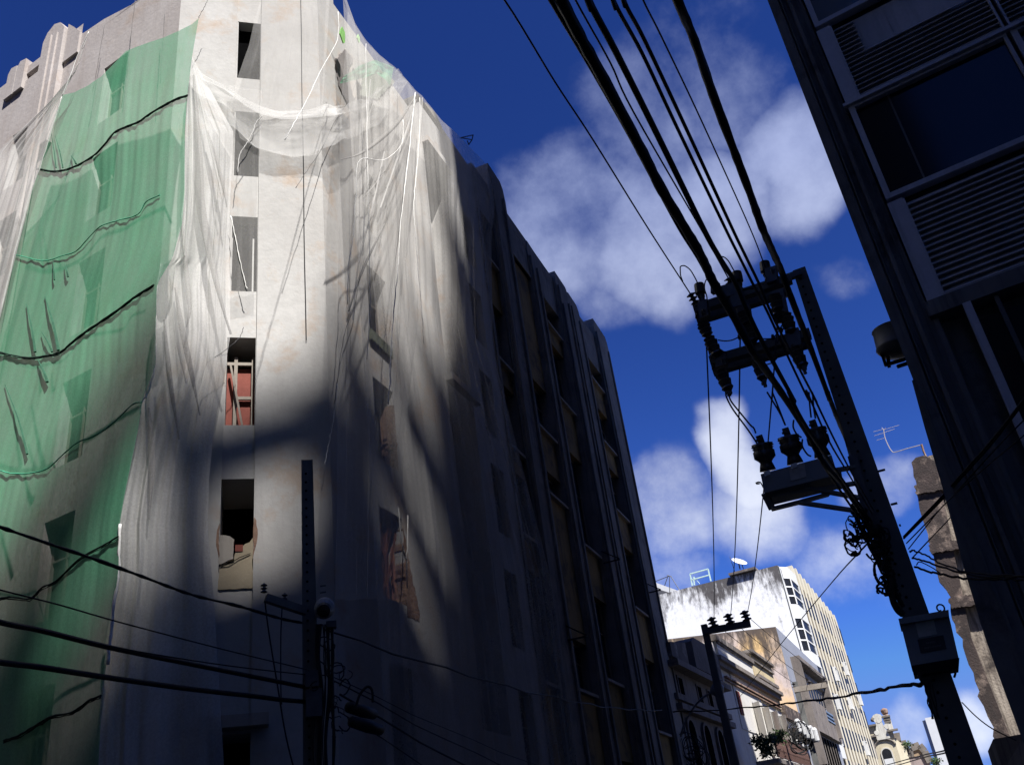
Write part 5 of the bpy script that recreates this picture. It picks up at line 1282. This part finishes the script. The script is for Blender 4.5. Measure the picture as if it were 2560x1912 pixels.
gb = thing('grey_building', 'mottled ochre and grey building below the white tower', 'building', (18.5, 76.5, 0))
ochre = graded('ochre_mottled_wall', (.60, .40, .18), (.46, .38, .35), 16.9 + EYE, (.045, .034, .03), 6.5, -1.24)
p = MB(); p.hexa([GE.P(0, G0), GE.P(11, G0), GE.P(11, G0, -6), GE.P(0, G0, -6)], [GE.P(0, 16.4), GE.P(11, 17.0), GE.P(11, 17, -6), GE.P(0, 16.4, -6)]); p.build('end_wall', ochre, gb)
bluewall = plaster('shaded_blue_grey_wall', (.36, .38, .44), (.30, .32, .38), scale=.6, streak=.15, dark=(.12, .12, .13))  # bluish tone paints in the shade on the street front
p = MB(); p.poly(GF, [(.02, G0), (19.5, G0), (19.5, 16.0), (.02, 16.3)], -5, .05); p.build('front_wall', bluewall, gb)
p = MB(); p.box(GF, 3.0, 18.0, 14.0, 14.4, .05, .8); p.box(GF, 3.0, 3.5, 6, 14.0, .05, .75); p.box(GF, 17.4, 18, 9, 14.0, .05, .75); p.build('surround', M['oldgrey'], gb)
p = MB(); p.box(GF, 4.4, 17.2, 13.2, 13.5, .05, .35); p.build('surround', M['rib'], gb)
for k in range(8):
    u = 4.6 + k * 1.6; p = MB(); p.box(GF, u, u + 1.2, 11.6, 13.0, .05, .12); f = p.build('window', M['rib'], gb); q = MB(); q.box(GF, u + .1, u + 1.1, 11.7, 12.9, .122, .14); q.build('pane', M['glass'], f)
    p = MB(); p.box(GF, u, u + 1.2, 6.0, 8.6, .05, .12); f = p.build('window', M['oldgrey'], gb); q = MB(); q.box(GF, u + .1, u + 1.1, 6.1, 8.5, .122, .14); q.build('pane', M['void'], f)
p = MB()
for k in range(3): p.box(GF, 13, 19, 10.2 + k * .35, 10.35 + k * .35, .05, .5)
p.build('blue_slats', plaster('blue_slats', (.20, .28, .42), (.16, .22, .34)), gb)
p = MB(); p.box(GF, 3.6, 12.9, 8.7, 11.3, .05, .5); p.box(GF, 13, 19.4, 8.7, 10.1, .05, .45); p.build('lower_panel', M['oldgrey'], gb)
p = MB(); p.box(GF, .3, 19, 4.6, 5.6, .05, 1.2); p.build('canopy', M['void'], gb)

# ---------------------------------------------------------------- white tower with vertical fins
class PLS(PL):
    k = 1.12
    def P(s, u, h, n=0.0): return PL.P(s, u * s.k, h * s.k, n * s.k)
WE = PLS((22.2 * 1.12, 85.15 * 1.12), -66.0); WF = PLS((22.2 * 1.12, 85.15 * 1.12), 24.1)
wt = thing('white_tower', 'sunlit white office block with mould-streaked end wall and cream vertical fins', 'building', (22.2 * 1.12, 85.15 * 1.12, 0))
wm = graded('mould_streaked_white', (.80, .80, .79), (.76, .75, .73), 24.0 * 1.12 + EYE, (.035, .028, .028), 5.6, -1.27)
p = MB(); p.hexa([WE.P(0, G0), WE.P(17, G0), WE.P(17, G0, -26), WE.P(0, G0, -26)], [WE.P(0, 23.8), WE.P(17, 23.9), WE.P(17, 23.9, -26), WE.P(0, 23.8, -26)]); p.build('end_wall', wm, wt)
cream = plaster('cream_fin_paint', (.84, .78, .62), (.78, .70, .52), scale=.5, streak=.3, dark=(.45, .38, .25))
whitep = plaster('clean_white_paint', (.85, .85, .83), (.80, .80, .78), scale=.8, bump=.1)
p = MB(); p.box(WF, .30, .98, G0, 23.8, -.5, .03); 
BAY = [(1.0, -.35), (2.25, .50), (5.8, .50), (5.8, -.6), (1.0, -.6)]
def bayslab(mb, a, b): mb.hexa([WF.P(u, a, n) for u, n in BAY], [WF.P(u, b, n) for u, n in BAY])
for a, b in ((23.0, 24.0), (19.2, 20.4), (15.1, 16.1), (11.1, 12.1), (7.0, 8.1)): bayslab(p, a, b)
p.build('bay_wall', whitep, wt)
p = MB(); p.box(WF, .02, .28, G0, 23.7, -.15, .06); p.build('shadow_gap', flat('dark_joint', (.06, .065, .06), .8), wt)
for (h0, h1) in ((20.4, 23.0), (16.1, 19.2), (12.1, 15.1), (8.1, 11.1)):
    for k in range(3):
        a = h0 + (h1 - h0) * k / 3
        p = MB(); t3 = a + (h1 - h0) / 3; p.bar(WF.P(1.04, a, -.36), WF.P(1.04, t3, -.36), .14, .10); p.bar(WF.P(2.22, a, .46), WF.P(2.22, t3, .46), .14, .12); p.hexa([WF.P(u, t3 - .13, n) for u, n in BAY], [WF.P(u, t3, n) for u, n in BAY]); p.box(WF, 5.6, 5.8, a, t3, 0, .55)
        f = p.build('window', whitep, wt)
        q = MB(); GB = ((1.04, -.42), (2.27, .43), (5.6, .43), (5.6, -.5), (1.04, -.5)); q.hexa([WF.P(u, a, n) for u, n in GB], [WF.P(u, a + (h1 - h0) / 3 - .14, n) for u, n in GB]); q.build('pane', M['glass'], f)
p = MB(); p.box(WF, 5.8, 28.0, G0, 23.3, -1.5, .30); p.build('recess_wall', plaster('brown_recess_shade', (.30, .25, .18), (.19, .16, .12), scale=.9, streak=.3), wt)  # brown-grey gaps, darkened in colour to stand in for recess shade
N = 12; hs = [25.1, 25.25, 25.1, 25.0, 24.9, 24.75, 24.6, 24.5, 24.35, 24.2, 24.05, 23.9]
for k in range(N):
    u = 6.1 + k * 1.87
    p = MB(); p.poly(WF, [(u, G0), (u + .8, G0), (u + .8, hs[k] - .5), (u + .5, hs[k]), (u, hs[k])], -.6, .345); p.build('fin', cream, wt)
    rr = random.Random(k)
    for f_ in range(7):
        h = 2.0 + f_ * 3.1
        q = MB(); q.box(WF, u + .82, u + 1.85, h, h + 1.9, .31, .34); q.build('pane', M['glass'] if rr.random() < .8 else M['timber'], wt)
for (u, h) in ((8.3, 11.5), (12.4, 14.6), (16.6, 12.3), (20.7, 16.2), (24.8, 13.5), (18.7, 8.0)):
    p = MB(); t_ = .06
    p.box(WF, u - .1, u + 1.1, h, h + t_, .52, .78); p.box(WF, u - .1, u + 1.1, h + 1.3, h + 1.3 + t_, .52, .78); p.box(WF, u - .1, u, h + t_, h + 1.3, .52, .78); p.box(WF, u + 1.0, u + 1.1, h + t_, h + 1.3, .52, .78)
    p.build('air_conditioner_cage', whitep, wt)
# roof things
wsp = lambda x, y, n=-.3: WE.px(*z5(x, y), n)
rt = MB(); rt.box(WE, 2.0, 4.6, 23.9, 24.12, -1.2, .35); one(rt, 'roof_slab', M['blackmould'], 'dark flat slab on the parapet of the white tower under the dish', 'roof slab')
dsh = thing('satellite_dish', 'white satellite dish on the roof slab of the white tower', 'satellite dish', tuple(wsp(740, 215)))
p = MB(); c = wsp(726, 173, -.5); ax = Vector((.35, -.62, .80)).normalized()
p.lathe(c, c + ax * .30, [(0, .08), (.3, .38), (.7, .62), (1, .85), (.93, .80), (.6, .55), (.25, .2)], 24); p.build('reflector', flat('dish_white', (.85, .85, .84), .5), dsh, True)
p = MB(); p.tube([c, wsp(735, 212, -.5)], .07, 6); p.tube([c + Vector((.3, 0, 0)), wsp(760, 210, -.5)], .05, 6); p.build('stand', M['steel'], dsh)
rl = thing('roof_ladder', 'pale green tube railing standing on the white tower roof', 'railing', tuple(wsp(440, 320)))
p = MB(); q = [wsp(385, 335), wsp(368, 247), wsp(500, 211), wsp(521, 300)]
for a, b in ((q[0], q[1]), (q[1], q[2]), (q[2], q[3]), (wsp(376, 292), wsp(510, 255)), (wsp(395, 268), wsp(400, 330))): p.bar(a, b, .13, .13)
p.tube([wsp(395, 270), wsp(440, 320)], .03, 5); p.build('tube_frame', flat('pale_green_paint', (.50, .66, .60), .6), rl)
am_ = MB(); 
for a, b in (((215, 260), (218, 380)), ((105, 305), (215, 262)), ((225, 262), (290, 365)), ((198, 255), (232, 268)), ((205, 262), (180, 335))): am_.tube([wsp(*a, -2), wsp(*b, -2)], .045, 5)
one(am_, 'aerial', M['steel'], 'thin wire aerial on the left of the white tower roof', 'aerial')
lw = MB(); q = [wsp(92, 302, -6), wsp(285, 372, -6), wsp(240, 392, -6), wsp(90, 345, -6)]
lw.hexa(q, [v + Vector((.5, 3, 0)) for v in q]); one(lw, 'roof_canopy', whitep, 'white slanting roof canopy behind the left end of the white tower', 'roof canopy')
rod = MB(); rod.tube([wsp(660, 120, -.5), wsp(700, 240, -.5)], .03, 5); one(rod, 'lightning_rod', M['steel'], 'thin rod beside the satellite dish', 'rod')

# ---------------------------------------------------------------- ornate corner house at the street's end
ED = 140
E_ = PL((ED * math.sin(R(17.7)), ED * math.cos(R(17.7))), 107.7)
eh = thing('ornate_house', 'cream ornate house with scrolled gable closing the street', 'house', (E_.o.x, E_.o.y, 0))
ecr = plaster('cream_stucco', (.72, .64, .46), (.64, .56, .40), stain=(.3, .24, .16), streak=.35, dark=(.25, .2, .14), scale=.4, blot=.4)
ewh = plaster('pale_ornament', (.80, .77, .68), (.70, .66, .58), stain=(.2, .17, .13), streak=.4, dark=(.2, .17, .13), scale=.8, blot=.5)
edk = plaster('dirty_ornament', (.30, .26, .22), (.16, .14, .12), scale=1.0, streak=.4)
p = MB(); p.box(E_, -6, 1.2, G0, 12.1, -8, 0)
p.hexa([E_.P(1.2, G0), E_.P(2.3, G0, -1.4), E_.P(2.3, G0, -8), E_.P(1.2, G0, -8)], [E_.P(1.2, 12.1), E_.P(2.3, 11, -1.4), E_.P(2.3, 11, -8), E_.P(1.2, 12.1, -8)]); p.build('wall', ecr, eh)
p = MB(); p.poly(E_, [(-6, 12.1), (1.3, 12.1), (1.3, 12.9), (-.6, 12.9), (-.6, 13.9), (-6, 13.9)], -.6, .05); p.build('attic', ecr, eh)
for h, n, u0, u1 in ((13.9, .5, -6, -.5), (12.55, .55, -6, -.9), (12.25, .4, -6, -.9), (12.9, .5, .6, 2.0), (14.7, .35, .5, 1.55), (14.35, .25, .55, 1.5), (14.05, .2, .6, 1.45)):
    p = MB(); p.box(E_, u0, u1, h, h + .22, -.3, n); p.build('cornice', edk, eh)
# scrolled gable
sc = MB()
sc.poly(E_, [(-.95, 12.1), (.75, 12.1), (.7, 12.9), (.45, 13.4), (.35, 14.0), (.25, 14.5), (-.45, 14.5), (-.55, 14.0), (-.7, 13.4), (-.9, 12.9)], -.4, .25)
sc.build('gable', ewh, eh)
for (u, h, r) in ((-.10, 14.75, .62), (.75, 13.6, .34), (-.75, 13.0, .30)):
    p = MB(); p.poly(E_, jag([(u + r * math.cos(a) * (1 + .12 * math.sin(3 * a)), h + r * math.sin(a)) for a in [math.pi * 2 * k / 14 for k in range(14)]], .06), -.3, .28); p.build('scroll', ewh, eh)
p = MB(); p.lathe(E_.P(-1.0, 14.55, 0), E_.P(-.4, 14.9, 0), [(0, .1), (.3, .28), (.8, .32), (1, .2)], 9); p.build('bracket_ornament', edk, eh)
p = MB(); p.box(E_, .62, 1.5, 12.9, 15.0, -.6, .1); p.build('pedestal', ewh, eh)
p = MB(); p.lathe(E_.P(1.05, 14.95, -.2), E_.P(1.0, 15.95, -.2), [(0, .35), (.15, .3), (.3, .42), (.7, .48), (.85, .4), (.93, .2), (1, .05)], 12); p.build('urn', M['brickrough'], eh)
ar = MB(); ar.tube([E_.P(-.18 + 1.25 * math.cos(a), 11.35 + .75 * math.sin(a), .12) for a in [math.pi * k / 12 for k in range(13)]], .12, 6); ar.box(E_, -6, -1.4, 11.3, 11.5, 0, .15); ar.box(E_, 1.05, 1.25, 11.3, 11.5, 0, .15); ar.build('arch_moulding', edk, eh)
wf = arch(E_, -.85, .35, 6.5, 10.95, 0, eh, ewh, M['glass'], 'window')
p = MB(); p.box(E_, -.8, .3, 6.5, 9.7, .16, .2); p.build('shutter', whitep, wf)
for k, (du, dh) in enumerate(((0, 0), (.5, -1.0), (1.0, -2.1))):
    p = MB(); p.obox(E_.P(1.6 + du, 12.2 + dh, -1.2 - du), E_.d * .45, E_.n * .4, Vector((0.05, 0, .5))); p.build('side_cornice', edk, eh)
bush(E_.P(2.6, 10.9, -1.6), .75, 300, leafm, 'roof_plant', 'shrub sprouting from the ornate house\'s side cornice', ls=.16)
bush(E_.P(5.6, 8.6, -4), .8, 250, leafm, 'roof_plant', 'small shrub below the gabled house\'s round window', ls=.16)
eg = PL(tuple(at(2300, 1900, 150).xy), 108.0)
e2 = thing('gabled_house', 'small pink gabled house right of the ornate cream house', 'house', (eg.o.x, eg.o.y, 0))
pk = plaster('pinkish_stucco', (.52, .42, .38), (.42, .33, .30), stain=(.15, .12, .10), streak=.4, scale=.5, blot=.5)
gq = lambda x, y: uvq(eg, 2140 + x / 8.508, 1740 + y / 8.508)
p = MB(); p.poly(eg, [gq(1010, 1190), gq(1150, 1160), gq(1180, 1090), gq(1350, 1045), gq(1450, 1170), gq(1480, 1290), gq(1570, 1400), (gq(1570, 1400)[0] + .5, G0), (gq(1010, 1190)[0], G0)], -6, 0); p.build('wall', pk, e2)
p = MB(); a, b, c, d_ = gq(1170, 1100), gq(1350, 1035), gq(1460, 1165), gq(1580, 1400)
for s, t in ((a, b), (b, c), (c, d_)): p.bar(eg.P(*s, .2), eg.P(*t, .2), .9, .28, up=eg.n)
p.build('roof_edge', edk, e2)
u, h = gq(1265, 1160); p = MB(); p.lathe(eg.P(u, h, 0), eg.P(u, h, .12), [(0, .75), (1, .75)], 20); p.build('round_window', plaster('ochre_disc', (.50, .36, .22), (.40, .28, .18)), e2)
u, h = gq(1080, 1210); p = MB(); p.obox(eg.P(u, h - .1, -.5), eg.d * .9, eg.n * .6, Vector((0, 0, .5))); p.build('tiled_roof', plaster('faded_tiles', (.50, .34, .28), (.40, .26, .22), streak=.5), e2)
tw = at(2355, 1830, 300); TW = PL((tw.x, tw.y), 112.0)
uq = lambda x, y: uvq(TW, 2140 + x / 8.508, 1740 + y / 8.508)
tt = thing('slim_tower', 'slim distant white tower standing left of the tall pole\'s foot', 'building', (tw.x, tw.y, 0))
a, b = uq(1462, 460), uq(1690, 425); 
p = MB(); p.poly(TW, [(a[0], G0), (b[0] + .6, G0), (b[0] + .6, a[1]), (a[0], a[1])], -14, 0); p.build('wall', whitep, tt)
p = MB(); p.hexa([TW.P(a[0] - .02, G0, -.2), TW.P(a[0] - .02, G0, -14), TW.P(a[0] - .9, G0, -14), TW.P(a[0] - .9, G0, -.8)], [TW.P(a[0] - .02, a[1] - .5, -.2), TW.P(a[0] - .02, a[1] - .5, -14), TW.P(a[0] - .9, a[1] - .5, -14), TW.P(a[0] - .9, a[1] - .5, -.8)]); p.build('side_wall', bluewall, tt)

# ---------------------------------------------------------------- unseen blocks added behind the camera to throw shade on the fronts
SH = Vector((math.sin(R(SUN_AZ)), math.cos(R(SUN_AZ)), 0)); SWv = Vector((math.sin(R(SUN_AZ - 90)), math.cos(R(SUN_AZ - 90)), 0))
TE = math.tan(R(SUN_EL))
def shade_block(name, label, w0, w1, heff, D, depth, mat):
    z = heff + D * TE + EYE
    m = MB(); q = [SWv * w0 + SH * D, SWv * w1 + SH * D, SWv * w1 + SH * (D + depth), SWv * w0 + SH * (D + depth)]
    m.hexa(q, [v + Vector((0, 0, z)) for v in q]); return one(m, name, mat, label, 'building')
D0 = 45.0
tall = plaster('shade_block_grey', (.32, .31, .30), (.26, .25, .24))
shade_block('added_shade_block', 'broad grey unseen block added behind the viewer to throw shade', -30, 5.05, 29.2, D0, 16, tall)
shade_block('added_shade_block', 'taller unseen slab added beside the broad shade block behind the viewer', 5.0, 7.05, 33.2, D0 + .15, 14, tall)
shade_block('added_shade_block', 'unseen slab added behind the viewer to throw shade, on the right', 7.0, 8.45, 33.2, D0 + .3, 14, tall)
shade_block('added_shade_block', 'stepped unseen tower added behind the viewer for shade, far right', 8.4, 9.4, 43.0, D0 + .45, 14, tall)
shade_block('added_shade_block', 'highest long unseen tower added behind the viewer for shade, farthest right', 9.35, 32, 47.6, D0 + .6, 14, tall)
# unseen panels added; their gaps throw sun patches in place of glass reflections
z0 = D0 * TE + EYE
ho = thing('sun_patch_panels', 'unseen panels added behind the viewer, gapped to throw patches of sun', 'shade panels', tuple(SWv * -10 + SH * D0 + Vector((0, 0, z0 + 29.2))))
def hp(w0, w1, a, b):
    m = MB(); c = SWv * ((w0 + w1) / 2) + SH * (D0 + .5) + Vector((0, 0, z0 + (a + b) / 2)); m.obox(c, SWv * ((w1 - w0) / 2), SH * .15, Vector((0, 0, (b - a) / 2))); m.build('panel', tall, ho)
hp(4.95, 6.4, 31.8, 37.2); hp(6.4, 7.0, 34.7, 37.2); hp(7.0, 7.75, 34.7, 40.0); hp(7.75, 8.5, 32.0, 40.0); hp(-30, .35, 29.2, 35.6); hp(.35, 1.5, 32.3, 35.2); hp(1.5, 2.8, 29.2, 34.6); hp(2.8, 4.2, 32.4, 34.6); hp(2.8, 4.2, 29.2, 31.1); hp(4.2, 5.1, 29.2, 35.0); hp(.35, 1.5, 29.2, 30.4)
# rest of the block across the cross street, unseen; raised tall to cut skylight
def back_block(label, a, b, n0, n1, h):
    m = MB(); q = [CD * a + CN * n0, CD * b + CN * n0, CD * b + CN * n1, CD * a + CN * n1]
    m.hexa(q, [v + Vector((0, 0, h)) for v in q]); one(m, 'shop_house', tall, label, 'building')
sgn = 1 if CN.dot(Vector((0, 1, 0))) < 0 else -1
def street_end(label, az, d, wd, h):  # added out of view to cut the low skylight
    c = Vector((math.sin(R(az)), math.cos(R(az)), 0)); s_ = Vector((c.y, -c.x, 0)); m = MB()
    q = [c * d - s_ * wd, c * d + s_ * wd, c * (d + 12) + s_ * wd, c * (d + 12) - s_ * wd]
    m.hexa(q, [v + Vector((0, 0, h)) for v in q]); one(m, 'added_shade_block', tall, label, 'building')
street_end('unseen grey block added to close the cross street to the left', 293, 48, 12, 36)
street_end('unseen grey block added to close the cross street to the right', 121, 52, 10, 44)
street_end('unseen grey block added to close the street behind the viewer', 206, 46, 11, 40)
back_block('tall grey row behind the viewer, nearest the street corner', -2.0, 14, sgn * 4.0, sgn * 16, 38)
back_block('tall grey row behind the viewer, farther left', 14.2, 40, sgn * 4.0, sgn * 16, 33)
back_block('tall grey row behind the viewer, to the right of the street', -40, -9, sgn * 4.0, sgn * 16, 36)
